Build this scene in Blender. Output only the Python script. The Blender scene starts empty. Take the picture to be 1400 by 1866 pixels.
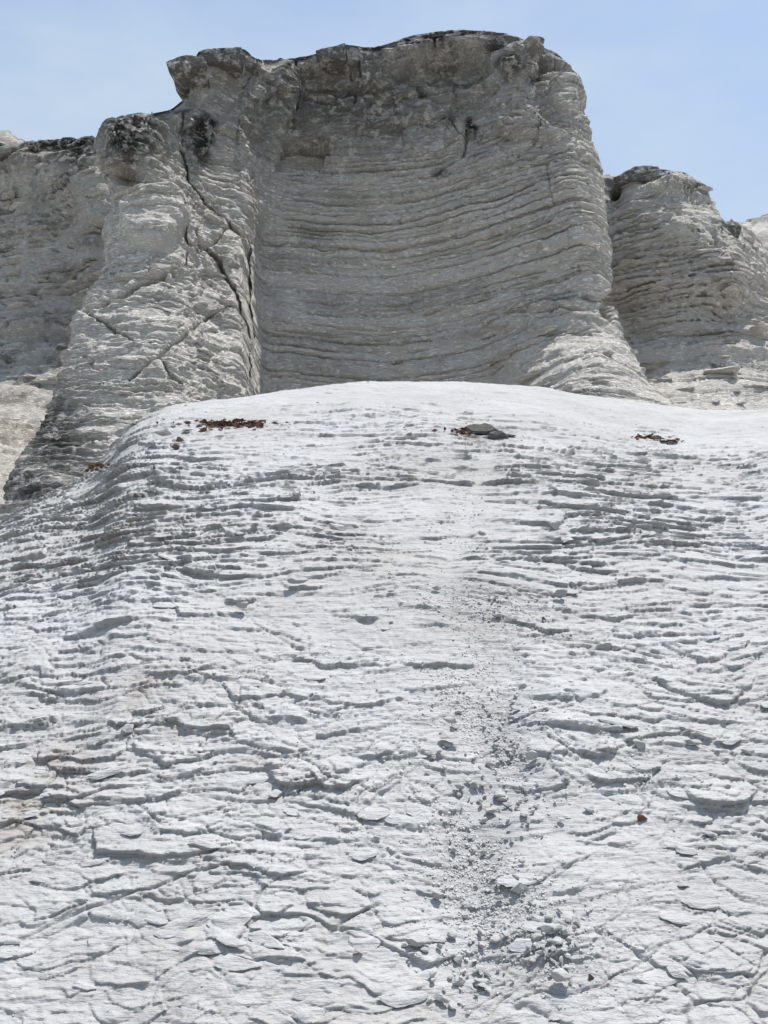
import bpy, math, random
import numpy as np

# ------------------------------------------------------------------ camera, world, sun, exposure
scene = bpy.context.scene
COL = scene.collection
R = math.radians
PITCH, CAMZ = R(14.0), 1.6
FOVV = R(55.0)
FPX = 933.0 / math.tan(FOVV / 2)            # focal length in pixels of the 1400 x 1866 photograph
SUN_AZ, SUN_EL = R(74), R(74)               # azimuth from straight ahead towards the right

cd = bpy.data.cameras.new("camera")
cam = bpy.data.objects.new("camera", cd)
COL.objects.link(cam)
cam.location = (0, 0, CAMZ)
cam.rotation_euler = (math.pi / 2 + PITCH, 0, 0)
cd.sensor_fit = 'VERTICAL'
cd.angle = FOVV
cd.clip_start, cd.clip_end = 0.05, 5000
scene.camera = cam
scene.render.resolution_x, scene.render.resolution_y = 768, 1024

world = bpy.data.worlds.new("World")
scene.world = world
world.use_nodes = True
wn, wl = world.node_tree.nodes, world.node_tree.links
wn.clear()
w_out = wn.new("ShaderNodeOutputWorld")
w_bg = wn.new("ShaderNodeBackground")
w_bg.inputs["Strength"].default_value = 0.112
sky = wn.new("ShaderNodeTexSky")
sky.sky_type = 'NISHITA'
sky.sun_disc = False
sky.sun_elevation = SUN_EL
sky.sun_rotation = SUN_AZ
sky.air_density, sky.dust_density, sky.ozone_density = 1.0, 0.6, 1.0
# thin high cloud veil over the whole sky
w_tc = wn.new("ShaderNodeTexCoord")
w_map = wn.new("ShaderNodeMapping")
w_map.inputs["Scale"].default_value = (1.0, 1.6, 3.0)
w_map.inputs["Rotation"].default_value = (0.0, 0.5, 0.9)
w_noise = wn.new("ShaderNodeTexNoise")
w_noise.inputs["Scale"].default_value = 1.6
w_noise.inputs["Detail"].default_value = 6
w_noise.inputs["Roughness"].default_value = 0.55
w_ramp = wn.new("ShaderNodeMapRange")
w_ramp.inputs["From Min"].default_value = 0.40
w_ramp.inputs["From Max"].default_value = 0.64
w_ramp.inputs["To Min"].default_value = 0.35
w_ramp.inputs["To Max"].default_value = 0.95
w_mix = wn.new("ShaderNodeMix")
w_mix.data_type = 'RGBA'
w_mix.inputs[7].default_value = (2.85, 3.4, 4.0, 1)
wl.new(w_tc.outputs["Generated"], w_map.inputs["Vector"])
wl.new(w_map.outputs["Vector"], w_noise.inputs["Vector"])
wl.new(w_noise.outputs["Fac"], w_ramp.inputs["Value"])
wl.new(w_ramp.outputs["Result"], w_mix.inputs[0])
wl.new(sky.outputs["Color"], w_mix.inputs[6])
wl.new(w_mix.outputs[2], w_bg.inputs["Color"])
wl.new(w_bg.outputs["Background"], w_out.inputs["Surface"])

sd = bpy.data.lights.new("sun", 'SUN')
sd.energy = 3.2
sd.angle = R(0.55)
sd.color = (1.0, 0.965, 0.92)
sun = bpy.data.objects.new("sun", sd)
COL.objects.link(sun)
sun.rotation_euler = (math.pi / 2 - SUN_EL, 0, math.pi - SUN_AZ)
sun.location = (10, 10, 40)

scene.view_settings.view_transform = 'Standard'
scene.view_settings.look = 'None'
scene.cycles.max_bounces = 5
scene.cycles.diffuse_bounces = 4
scene.view_settings.exposure = 0.90
scene.view_settings.gamma = 1.0
scene.view_settings.use_curve_mapping = False

# ------------------------------------------------------------------ numeric helpers
CP, SP = math.cos(PITCH), math.sin(PITCH)

def unproject(px, py, Y):
    """point of the world at forward distance Y seen at a pixel of the photograph"""
    px, py, Y = np.asarray(px, float), np.asarray(py, float), np.asarray(Y, float)
    dx, dv = (px - 700) / FPX, (933 - py) / FPX
    d = CP - dv * SP
    return np.stack([dx / d * Y, Y + 0 * dx, CAMZ + (SP + dv * CP) / d * Y], -1)

def project(P):
    x, y, z = P[..., 0], P[..., 1], P[..., 2] - CAMZ
    fw, up = y * CP + z * SP, -y * SP + z * CP
    fw = np.maximum(fw, 0.05)
    return 700 + FPX * x / fw, 933 - FPX * up / fw

def kT(px, py):
    dx, dv = (px - 700) / FPX, (933 - py) / FPX
    d = CP - dv * SP
    return dx / d, (SP + dv * CP) / d

def sstep(a, b, x):
    t = np.clip((x - a) / (b - a), 0, 1)
    return t * t * (3 - 2 * t)

_rng = np.random.default_rng(7)
_PERM = np.concatenate([_rng.permutation(512)] * 3).astype(np.int32)
_G = _rng.normal(size=(512, 3)).astype(np.float32)
_G /= np.linalg.norm(_G, axis=1, keepdims=True)

_GX, _GY, _GZ = (np.ascontiguousarray(_G[:, i]) for i in range(3))
from concurrent.futures import ThreadPoolExecutor
_POOL = ThreadPoolExecutor(4)

def chunked(fn, nout, *arrs):
    """run an element-wise function over small pieces of the arrays, in threads"""
    arrs = np.broadcast_arrays(*[np.asarray(a, np.float32) for a in arrs])
    shp = arrs[0].shape
    flat = [np.ascontiguousarray(a).reshape(-1) for a in arrs]
    n, st = flat[0].size, 16384
    outs = [np.empty(n, np.float32) for _ in range(nout)]
    def run(i):
        r = fn(*[f[i:i + st] for f in flat])
        for o, v in zip(outs, r if nout > 1 else (r,)):
            o[i:i + st] = v
    list(_POOL.map(run, range(0, n, st)))
    outs = [o.reshape(shp) for o in outs]
    return outs if nout > 1 else outs[0]

def _perlin(x, y, z):
    fx, fy, fz = np.floor(x), np.floor(y), np.floor(z)
    xi, yi, zi = fx.astype(np.int32), fy.astype(np.int32), fz.astype(np.int32)
    xf, yf, zf = x - fx, y - fy, z - fz
    u, v, w = (t * t * t * (t * (t * 6 - 15) + 10) for t in (xf, yf, zf))
    X, Y, Z = (xi & 511, (xi + 1) & 511), (yi & 511, (yi + 1) & 511), (zi & 511, (zi + 1) & 511)
    A = [_PERM[X[i]] for i in (0, 1)]
    Bq = {(i, j): _PERM[A[i] + Y[j]] for i in (0, 1) for j in (0, 1)}
    def corner(i, j, k):
        h = _PERM[Bq[i, j] + Z[k]]
        return _GX[h] * (xf - i) + _GY[h] * (yf - j) + _GZ[h] * (zf - k)
    def lerp(a, b, t): return a + t * (b - a)
    return lerp(lerp(lerp(corner(0, 0, 0), corner(1, 0, 0), u), lerp(corner(0, 1, 0), corner(1, 1, 0), u), v),
                lerp(lerp(corner(0, 0, 1), corner(1, 0, 1), u), lerp(corner(0, 1, 1), corner(1, 1, 1), u), v), w) * np.float32(1.5)

def fbm(x, y, z, octv=4, seed=0, gain=0.5):
    def f_(x, y, z):
        s, a, f = 0, 1.0, 1.0
        for o in range(octv):
            k = np.float32(seed + o)
            s = s + np.float32(a) * _perlin(x * np.float32(f) + k * np.float32(17.31), y * np.float32(f) + k * np.float32(5.77), z * np.float32(f) + k * np.float32(11.13))
            a *= gain; f *= 2.03
        return s
    return chunked(f_, 1, x, y, z)

def _h2(i, j, seed):
    return _PERM[_PERM[(i + seed * 37) & 511] + ((j + seed * 91) & 511)].astype(np.float32)

def cells(a, b, seed):
    """2-D cellular noise: offset to the nearest cell's centre, distance to its border, three random values of the cell"""
    return chunked(lambda p, q: _cells(p, q, seed), 6, a, b)

def _cells(a, b, seed):
    ai, bi = np.floor(a).astype(np.int32), np.floor(b).astype(np.int32)
    f1 = np.full(a.shape, 9.0, np.float32); f2 = f1.copy()
    ra = np.zeros_like(f1); rb = np.zeros_like(f1); ci = np.zeros(a.shape, np.int32); cj = ci.copy()
    for i in (-1, 0, 1):
        for j in (-1, 0, 1):
            ii, jj = ai + i, bi + j
            cx = ii + 0.08 + 0.84 * _h2(ii, jj, seed) / 511
            cy = jj + 0.08 + 0.84 * _h2(jj, ii, seed + 3) / 511
            da, db = a - cx, b - cy
            d = np.sqrt(da * da + db * db)
            near = d < f1
            f2 = np.where(near, f1, np.minimum(f2, d))
            ra = np.where(near, da, ra); rb = np.where(near, db, rb)
            ci = np.where(near, ii, ci); cj = np.where(near, jj, cj)
            f1 = np.where(near, d, f1)
    r1, r2 = _h2(ci, cj, seed + 7) / 511, _h2(cj, ci, seed + 11) / 511
    r3 = _h2(ci + 5, cj, seed + 19) / 511
    return ra, rb, f2 - f1, r1, r2, r3

def polydist(px, py, pts):
    """distance of every pixel position to a polyline"""
    def f_(px, py):
        best = np.full(px.shape, 1e18, np.float32)
        for (x0, y0), (x1, y1) in zip(pts[:-1], pts[1:]):
            dx, dy = np.float32(x1 - x0), np.float32(y1 - y0)
            t = np.clip(((px - x0) * dx + (py - y0) * dy) / (dx * dx + dy * dy), 0, 1)
            best = np.minimum(best, (px - x0 - t * dx) ** 2 + (py - y0 - t * dy) ** 2)
        return np.sqrt(best)
    return chunked(f_, 1, px, py)

def grid_normals(P):
    du, dv = np.gradient(P, axis=1), np.gradient(P, axis=0)
    n = np.cross(du, dv)
    return n / np.maximum(np.linalg.norm(n, axis=-1, keepdims=True), 1e-9)

# ------------------------------------------------------------------ materials
def rock_material(name, ca, cb, cstain_shade, cbrown, scale=1.0, bump=0.35, bump_dist=0.02, rough=0.93, per_object=False, bedding=1.4, vary=1.0):
    m = bpy.data.materials.new(name)
    m.use_nodes = True
    n, l = m.node_tree.nodes, m.node_tree.links
    bsdf = n["Principled BSDF"]
    bsdf.inputs["Roughness"].default_value = rough
    bsdf.inputs["Specular IOR Level"].default_value = 0.12
    tc = n.new("ShaderNodeNewGeometry")
    def noise(sc, det, ro=0.6):
        t = n.new("ShaderNodeTexNoise")
        t.inputs["Scale"].default_value = sc; t.inputs["Detail"].default_value = det; t.inputs["Roughness"].default_value = ro
        l.new(tc.outputs["Position"], t.inputs["Vector"])
        return t
    def rng(src, a, b, c=0.0, d=1.0):
        t = n.new("ShaderNodeMapRange")
        t.inputs["From Min"].default_value = a; t.inputs["From Max"].default_value = b
        t.inputs["To Min"].default_value = c; t.inputs["To Max"].default_value = d
        l.new(src, t.inputs["Value"])
        return t.outputs["Result"]
    def mix(f, a, b):
        t = n.new("ShaderNodeMix"); t.data_type = 'RGBA'
        if isinstance(f, float): t.inputs[0].default_value = f
        else: l.new(f, t.inputs[0])
        for s, c in ((6, a), (7, b)):
            if isinstance(c, tuple): t.inputs[s].default_value = (*c, 1)
            else: l.new(c, t.inputs[s])
        return t.outputs[2]
    def math_(op, a, b):
        t = n.new("ShaderNodeMath"); t.operation = op
        for s, c in ((0, a), (1, b)):
            if isinstance(c, float): t.inputs[s].default_value = c
            else: l.new(c, t.inputs[s])
        return t.outputs[0]
    big = noise(0.55 * scale, 5)
    col = mix(rng(big.outputs["Fac"], 0.36, 0.66), ca, cb)
    mid = noise(6.0 * scale, 6, 0.65)
    col = mix(rng(mid.outputs["Fac"], 0.30, 0.75, 0.0, 0.45 * vary), col, tuple(c * 0.74 for c in cb))
    speck = noise(70 * scale, 3, 0.7)
    col = mix(rng(speck.outputs["Fac"], 0.58, 0.80, 0.0, 0.5 * vary), col, tuple(c * 0.6 for c in cb))
    if per_object:
        oi = n.new("ShaderNodeObjectInfo")
        col = mix(rng(oi.outputs["Random"], 0.0, 1.0, 0.0, 0.55), col, tuple(c * 0.62 for c in cb))
    else:
        at = n.new("ShaderNodeAttribute"); at.attribute_name = "stain_shade"  # dark tone: real stains plus some painted-in shade
        sn = noise(3.4, 9, 0.72)
        f = math_('MULTIPLY', at.outputs["Fac"], rng(sn.outputs["Fac"], 0.41, 0.50, 0.3, 1.0))
        col = mix(f, col, cstain_shade)
        ab = n.new("ShaderNodeAttribute"); ab.attribute_name = "brown"
        f = math_('MULTIPLY', ab.outputs["Fac"], rng(sn.outputs["Fac"], 0.40, 0.62))
        col = mix(f, col, cbrown)
    l.new(col, bsdf.inputs["Base Color"])
    fine = noise(38 * scale, 6, 0.7)
    mp = n.new("ShaderNodeMapping"); mp.inputs["Scale"].default_value = (1.0, 1.0, 7.0)
    l.new(tc.outputs["Position"], mp.inputs["Vector"])
    st = noise(9 * scale, 5, 0.65)
    for lk in list(st.inputs["Vector"].links): l.remove(lk)
    l.new(mp.outputs["Vector"], st.inputs["Vector"])
    bp0 = n.new("ShaderNodeBump")
    bp0.inputs["Strength"].default_value = min(1.0, bump * bedding)
    bp0.inputs["Distance"].default_value = bump_dist * 1.6
    l.new(rng(st.outputs["Fac"], 0.40, 0.60), bp0.inputs["Height"])
    bp = n.new("ShaderNodeBump")
    l.new(bp0.outputs["Normal"], bp.inputs["Normal"])
    bp.inputs["Strength"].default_value = bump
    bp.inputs["Distance"].default_value = bump_dist
    l.new(fine.outputs["Fac"], bp.inputs["Height"])
    l.new(bp.outputs["Normal"], bsdf.inputs["Normal"])
    return m

M_CHALK = rock_material("white_chalk", (0.465, 0.463, 0.468), (0.395, 0.388, 0.375), (0.22, 0.22, 0.225), (0.23, 0.175, 0.13), bump=0.4, bump_dist=0.012, bedding=1.1)
M_CLIFF = rock_material("beige_chalk_cliff", (0.785, 0.75, 0.69), (0.69, 0.655, 0.60), (0.045, 0.043, 0.040), (0.36, 0.26, 0.18), scale=0.5, bump=0.6, bump_dist=0.05, vary=0.55)
M_GROUND = rock_material("pale_dry_ground", (0.34, 0.32, 0.28), (0.25, 0.235, 0.20), (0, 0, 0), (0, 0, 0), scale=0.3, bump=0.3, bump_dist=0.05)
M_STONE = rock_material("loose_chalk_stone", (0.50, 0.495, 0.485), (0.42, 0.415, 0.40), (0, 0, 0), (0, 0, 0), scale=2.0, bump=0.3, bump_dist=0.006, per_object=True)
M_GRAVEL = rock_material("grey_chalk_gravel", (0.50, 0.495, 0.485), (0.42, 0.415, 0.40), (0, 0, 0), (0, 0, 0), scale=3.0, bump=0.2, bump_dist=0.004)
M_RED = rock_material("rusty_stone", (0.22, 0.12, 0.085), (0.15, 0.09, 0.07), (0, 0, 0), (0, 0, 0), scale=4.0, bump=0.3, bump_dist=0.006, per_object=True)

def leaf_material():
    m = bpy.data.materials.new("dry_red_leaf")
    m.use_nodes = True
    n, l = m.node_tree.nodes, m.node_tree.links
    b = n["Principled BSDF"]; b.inputs["Roughness"].default_value = 0.85
    g = n.new("ShaderNodeNewGeometry")
    r = n.new("ShaderNodeValToRGB")
    r.color_ramp.elements[0].color = (0.045, 0.025, 0.018, 1)
    r.color_ramp.elements[1].color = (0.28, 0.20, 0.14, 1)
    e = r.color_ramp.elements.new(0.5); e.color = (0.17, 0.072, 0.045, 1)
    l.new(g.outputs["Random Per Island"], r.inputs["Fac"])
    l.new(r.outputs["Color"], b.inputs["Base Color"])
    return m
M_LEAF = leaf_material()

# ------------------------------------------------------------------ mesh helpers
def grid_object(name, P, mat, attrs=None, smooth=True):
    nv, nu = P.shape[:2]
    me = bpy.data.meshes.new(name)
    me.vertices.add(nv * nu)
    me.vertices.foreach_set("co", P.reshape(-1).astype(np.float32))
    idx = np.arange(nv * nu, dtype=np.int32).reshape(nv, nu)
    q = np.stack([idx[:-1, :-1], idx[:-1, 1:], idx[1:, 1:], idx[1:, :-1]], -1).reshape(-1)
    nf = (nv - 1) * (nu - 1)
    me.loops.add(nf * 4); me.polygons.add(nf)
    me.loops.foreach_set("vertex_index", q)
    me.polygons.foreach_set("loop_start", np.arange(nf, dtype=np.int32) * 4)
    me.polygons.foreach_set("loop_total", np.full(nf, 4, np.int32))
    me.update(calc_edges=True)
    me.polygons.foreach_set("use_smooth", np.full(nf, smooth))
    for k, v in (attrs or {}).items():
        a = me.attributes.new(k, 'FLOAT', 'POINT')
        a.data.foreach_set("value", v.reshape(-1).astype(np.float32))
    me.materials.append(mat)
    o = bpy.data.objects.new(name, me)
    COL.objects.link(o)
    return o

def tri_mesh(name, V, F, mat, smooth=False):
    me = bpy.data.meshes.new(name)
    V = np.asarray(V, np.float32); F = np.asarray(F, np.int32)
    k = F.shape[1]
    me.vertices.add(len(V)); me.vertices.foreach_set("co", V.reshape(-1))
    me.loops.add(len(F) * k); me.polygons.add(len(F))
    me.loops.foreach_set("vertex_index", F.reshape(-1))
    me.polygons.foreach_set("loop_start", np.arange(len(F), dtype=np.int32) * k)
    me.polygons.foreach_set("loop_total", np.full(len(F), k, np.int32))
    me.update(calc_edges=True)
    me.polygons.foreach_set("use_smooth", np.full(len(F), smooth))
    me.materials.append(mat)
    return me

def structure(o, label):
    o["kind"] = "structure"; o["label"] = label; return o

# ------------------------------------------------------------------ distant ground
gx = np.array([-900, -300, -100, -40, -15, 0, 15, 40, 100, 300, 900.0])
gy = np.array([-900, -300, -100, -40, -15, 0, 2.0, 15, 40, 100, 300, 900.0])
GX, GY = np.meshgrid(gx, gy)
ground = grid_object("ground", np.stack([GX, GY, 0 * GX - 0.03], -1), M_GROUND, {"stain_shade": 0 * GX, "brown": 0 * GX})
structure(ground, "flat dry ground around the mound and cliffs")

# ------------------------------------------------------------------ the white mound
CREST = [(-420, 1150), (-200, 1060), (0, 957), (50, 925), (110, 895), (160, 868), (200, 830), (222, 800), (245, 775), (300, 747), (380, 731), (460, 718), (550, 706),
         (640, 696), (700, 693), (760, 694), (830, 698), (920, 704), (1000, 713), (1080, 725), (1150, 737), (1240, 748),
         (1290, 752), (1330, 751), (1400, 744), (1550, 728), (1750, 760), (2100, 850)]
_ck, _cT = np.array([kT(*p) for p in CREST]).T

def smooth_interp(x, xs, ys, w):
    return sum(np.interp(x + d * w, xs, ys) * g for d, g in ((-1.5, .08), (-.9, .18), (-.3, .24), (.3, .24), (.9, .18), (1.5, .08)))

def mound_base(k, y):
    Tc = smooth_interp(k, _ck, _cT, 0.008)
    yc = np.interp(k, [-1.2, -0.62, -0.44, -0.36, -0.27, -0.16, 0.0, 0.5, 1.2], [6.5, 8.0, 9.6, 10.8, 12.6, 15.0, 16.5, 17.0, 15.0])
    yc = 0.5 * yc + 0.25 * np.interp(k - .04, [-1.2, -0.62, -0.44, -0.36, -0.27, -0.16, 0.0, 0.5, 1.2], [6.5, 8.0, 9.6, 10.8, 12.6, 15.0, 16.5, 17.0, 15.0]) \
        + 0.25 * np.interp(k + .04, [-1.2, -0.62, -0.44, -0.36, -0.27, -0.16, 0.0, 0.5, 1.2], [6.5, 8.0, 9.6, 10.8, 12.6, 15.0, 16.5, 17.0, 15.0])
    y0 = 3.2
    z0 = 0.82 - 0.25 * np.clip(np.abs(k) - 0.45, 0, 2)
    zc = CAMZ + yc * Tc
    h = yc - y0
    t = (y - y0) / h
    s0 = np.clip(2 * (zc - z0) / h - Tc, 0.25, 0.9)
    tt = np.clip(t, 0, 1)
    H = (2 * tt**3 - 3 * tt**2 + 1) * z0 + (tt**3 - 2 * tt**2 + tt) * h * s0 + (-2 * tt**3 + 3 * tt**2) * zc + (tt**3 - tt**2) * h * Tc
    before = z0 + s0 * (y - y0)
    before = np.where(before < 0.25, 0.25 * np.exp((before - 0.25) / 0.25) - 0.05, before)
    d = np.maximum(y - yc, 0)
    after = zc + Tc * d - 0.055 * d * d
    after = np.maximum(after, zc - 0.9 - 0.25 * np.sqrt(d + 1e-6))
    return np.where(t < 0, before, np.where(t > 1, after, H))

# rows: equal steps of picture height up to the crest, then a few behind it
def mound_rows(n):
    yy = np.linspace(1.0, 17.0, 6000)
    zz = mound_base(np.full_like(yy, 0.05), yy)
    py = project(np.stack([0.05 * yy, yy, zz], -1))[1]
    vis = yy >= 2.9
    s = np.concatenate([[0], np.cumsum(np.abs(np.diff(py[vis])) + 0.0075 * 16)])
    return np.interp(np.linspace(0, s[-1], n), s, yy[vis])
yrows = np.concatenate([np.linspace(0.9, 2.88, 8), mound_rows(760), np.linspace(17.05, 26, 26)])
kcols = np.concatenate([-np.geomspace(2.6, 0.82, 16), np.linspace(-0.80, -0.467, 120), np.linspace(-0.465, 0.465, 690), np.linspace(0.467, 0.80, 120), np.geomspace(0.82, 2.6, 16)])
K, Y = np.meshgrid(kcols, yrows)
Z = mound_base(K, Y)
X = K * Y
B = np.stack([X, Y, Z], -1)
BPX, BPY = project(B)
# broad undulation
Z = Z + 0.10 * fbm(X * 0.35, Y * 0.35, 0 * X, 3, 2) * sstep(2, 5, Y) + 0.035 * fbm(X * 1.1, Y * 1.1, 0 * X, 3, 4)
# the shallow gully that carries the gravel
GULLY = [(900, 815), (872, 880), (850, 950), (815, 1050), (815, 1110), (870, 1180), (905, 1270), (890, 1350), (905, 1420), (870, 1500), (860, 1580), (880, 1660), (900, 1760), (880, 1900)]
gd = polydist(BPX, BPY, GULLY)
gwid = np.interp(BPY, [800, 1050, 1300, 1500, 1866], [8, 30, 75, 100, 130])
gul = np.exp(-((gd + 0.35 * gwid * fbm(X * 1.7, Y * 1.7, 0 * X, 3, 29)) / gwid) ** 2)
Z = Z - gul * np.interp(BPY, [800, 1100, 1400, 1866], [0.0, 0.03, 0.06, 0.06])
B = np.stack([X, Y, Z], -1)
N = grid_normals(B); N *= np.sign(N[..., 2:3])
down = np.stack([-0.0 * X, -np.ones_like(X), -0.55 * np.ones_like(X)], -1)
down /= np.linalg.norm(down, axis=-1, keepdims=True)

# flaky plates: each cell is thin at its upper edge and stands proud at its lower edge
up_ = sstep(1240, 1000, BPY)
wx = X + 0.16 * fbm(X * 1.6, Z * 3.0, Y * 0.4, 3, 11)
W = Z + 0.25 * Y + 0.10 * fbm(X * 0.9, Z * 1.6, Y * 0.5, 3, 13) + 0.022 * (1 - 0.6 * up_) * fbm(X * 5, Z * 9, Y * 2, 3, 17)
W = W + 0.05 * X * np.clip(-X / 6, 0, 1)

def shingles(cx, cw, seed, keep, groove=0.3):
    ra, rb, e, r1, r2, r3 = cells(wx / cx, W / cw, seed)
    th = (r3 - 0.5) * 1.8 - 0.25
    h = np.clip(0.5 - (rb * np.cos(th) + ra * np.sin(th)), 0, 1.15) ** 1.2
    h = h * (0.2 + 0.9 * r1) * (r2 < keep)
    return h * sstep(0.0, 0.09, e + 0.015) - groove * np.exp(-(e / 0.035) ** 2) * (r2 > 0.4)
r_shift = 0
rough = 0.86 + 0.65 * fbm(X * 0.6, Y * 0.6, 0 * X, 4, 21)
rough = rough * np.interp(BPY, [750, 900, 1050, 1250, 1450, 1800], [1.05, 1.15, 1.0, 0.80, 0.62, 0.52])
rough = rough + 0.5 * np.exp(-(((BPX - 60) / 220) ** 2 + ((BPY - 1250) / 300) ** 2)) + 0.35 * np.exp(-(((BPX - 280) / 230) ** 2 + ((BPY - 880) / 110) ** 2)) \
    + 0.35 * np.exp(-(((BPX - 1130) / 170) ** 2 + ((BPY - 940) / 130) ** 2))
crest_py = np.interp(BPX, [c[0] for c in CREST], [c[1] for c in CREST])
rough = rough * (1 - 0.65 * sstep(230, 420, BPX) * sstep(105, 15, BPY - crest_py + 25 * fbm(X * .5, Y * .5, 0 * X, 2, 23)))
rough = rough * (1 - 0.55 * gul)
rough = np.clip(rough, 0.22, 1.45)
near = sstep(9, 4, Y)
disp = 0.024 * shingles(0.36, 0.15, 31, 0.6) * (0.7 + 0.5 * near)
disp = disp + 0.022 * shingles(0.21, 0.070, 41, 0.72) * (1 - 0.2 * near)
disp = disp + 0.018 * shingles(0.11, 0.034, 51, 0.72, 0.05) * (1 - 0.35 * near)
disp = disp * (1 - 0.8 * up_) + up_ * (0.030 * shingles(0.60, 0.105, 47, 0.7, 0.1) + 0.022 * shingles(0.34, 0.055, 49, 0.75, 0.1) + 0.015 * shingles(0.16, 0.030, 53, 0.8, 0.0))
disp = disp + 0.007 * (1 - up_) * shingles(0.05, 0.017, 55, 0.75, 0.0)
disp = disp * rough + (1 - 0.55 * up_) * (0.008 * fbm(X * 4, Z * 7, Y * 4, 4, 61) + 0.005 * fbm(X * 18, Z * 34, Y * 18, 3, 63))
# thicker lips of rock: rising down the slope to a sharp lower edge
jx = 9 * fbm(X * 2.2, Z * 2.2, Y * 2.2, 4, 71, 0.6)
jy = 9 * fbm(X * 2.2, Z * 2.2, Y * 2.2, 4, 75, 0.6)
for x, y, rx, ry, dep in [(545, 1425, 55, 32, 0.10), (610, 1425, 40, 30, 0.09), (1300, 1445, 70, 26, 0.10), (300, 797, 40, 8, 0.10), (560, 1090, 40, 10, 0.06),
                          (440, 1115, 24, 9, 0.07), (1120, 1420, 60, 14, 0.05), (1090, 1380, 40, 12, .05), (800, 1230, 70, 12, 0.05), (660, 1290, 90, 14, .05), (370, 850, 40, 7, .05), (620, 965, 30, 9, .06), (260, 1330, 60, 14, .06), (330, 1230, 80, 16, .05)]:
    jf = min(1.0, ry / 26)
    ex, ey = (BPX + 3.5 * jf * jx - x) / rx, (BPY + 2.0 * jf * jy - y) / ry
    disp = disp + 0.38 * dep * np.clip(0.5 + 0.5 * ey, 0, 1) ** 1.3 * sstep(1.06, 0.94, ex * ex + ey * ey)
# a net of fine fractures
ga = sstep(-0.15, 0.35, fbm(X * 0.8, Y * 0.8, 0 * X, 3, 121))
e_ = cells((wx + 0.25 * W) / 0.42, (W - 0.12 * wx) / 0.16, 57)[2]
disp = disp - 0.014 * (1 - 0.7 * up_) * np.exp(-(e_ / 0.030) ** 2) * ga
e_ = cells((wx - 0.3 * W) / 0.17, (W + 0.1 * wx) / 0.07, 59)[2]
disp = disp - 0.007 * (1 - up_) * np.exp(-(e_ / 0.045) ** 2) * sstep(-0.1, 0.4, fbm(X * 1.1, Y * 1.1, 0 * X, 3, 123))
# long cracks running across the mound
MCRACKS = [([(-20, 1735), (60, 1700), (160, 1655), (240, 1625), (330, 1607), (420, 1590)], 3.5, 0.05),
           ([(190, 1128), (260, 1108), (330, 1090), (400, 1074)], 3, 0.05), ([(250, 1120), (330, 1103), (420, 1090)], 2.5, 0.04),
           ([(-10, 1045), (30, 1032), (75, 1017)], 4, 0.08), ([(940, 1020), (985, 1040), (1040, 1062)], 3, 0.05),
           ([(1180, 1025), (1230, 1048), (1265, 1064)], 3, 0.06), ([(1090, 850), (1120, 865), (1150, 882)], 3, 0.06),
           ([(1325, 890), (1360, 878), (1400, 862)], 6, 0.10), ([(455, 1150), (490, 1180), (545, 1195)], 2.5, 0.04),
           ([(600, 1712), (640, 1680), (690, 1650)], 3, 0.04), 
           ([(240, 1480), (300, 1520), (390, 1500), (440, 1480), (480, 1460)], 2.5, 0.03)]
for pts, wd, dep in MCRACKS:
    d = polydist(BPX + 1.3 * jx, BPY + 0.9 * jy, pts)
    disp = disp - dep * np.exp(-(d / (0.7 * wd)) ** 2) * (0.35 + 0.65 * ga)
N_MOUND = N
PM = B + N * disp[..., None] + down * ((0.95 + 0.5 * up_) * np.clip(disp, 0, 1))[..., None]

def blobs(px, py, lst):
    s = np.zeros_like(px)
    for x, y, rx, ry, a in lst:
        s = np.maximum(s, a * np.exp(-(((px - x) / rx) ** 2 + ((py - y) / ry) ** 2) ** 1.0))
    return s
m_stain_shade = 0.5 * blobs(BPX, BPY, [(900, 1470, 70, 140, .8), (920, 1340, 60, 60, .8), (850, 1600, 60, 90, .6), (900, 1700, 80, 80, .5), (900, 1100, 90, 40, .8), (880, 795, 55, 18, 1), (1000, 1710, 50, 50, .6),  # grey fines, and the shadows among the gravel painted in as grey
                                     (630, 985, 60, 40, .5), (640, 1190, 50, 25, .5)])
m_brown = 0.22 * sstep(0.0, 0.7, fbm(X * 0.5, Y * 0.5, 0 * X, 3, 87)) + 0.9 * blobs(BPX, BPY, [(30, 1500, 70, 60, .9), (120, 1420, 60, 50, .8), (10, 1560, 30, 60, .7), (280, 1280, 60, 40, .6), (310, 1350, 30, 20, .6), (70, 1040, 60, 30, .4), (330, 990, 90, 30, .4), (450, 1400, 50, 20, .4),
                                   (200, 980, 70, 30, .4), (620, 1350, 40, 15, .4), (880, 1140, 150, 60, .25), (1130, 1130, 200, 60, .3), (700, 1010, 200, 50, .2), (180, 1750, 40, 20, .4), (870, 795, 40, 14, .9)])
mound = grid_object("chalk_mound", PM, M_CHALK, {"stain_shade": m_stain_shade, "brown": m_brown})
structure(mound, "white flaky chalk mound sloping up from the viewer to the cliff")
MPX, MPY = project(PM)
MN = grid_normals(PM); MN *= np.sign(MN[..., 2:3])

# ------------------------------------------------------------------ cliffs
def catmull(A, t, axis):
    """Catmull-Rom along one axis of a control array at real-valued index positions"""
    A = np.moveaxis(A, axis, 0)
    n = len(A)
    i = np.clip(np.floor(t).astype(int), 0, n - 2)
    f = (t - i).reshape(-1, *([1] * (A.ndim - 1)))
    p0, p1, p2, p3 = A[np.clip(i - 1, 0, n - 1)], A[i], A[i + 1], A[np.clip(i + 2, 0, n - 1)]
    out = 0.5 * ((2 * p1) + (-p0 + p2) * f + (2 * p0 - 5 * p1 + 4 * p2 - p3) * f**2 + (-p0 + 3 * p1 - 3 * p2 + p3) * f**3)
    return np.moveaxis(out, 0, axis)

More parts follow.
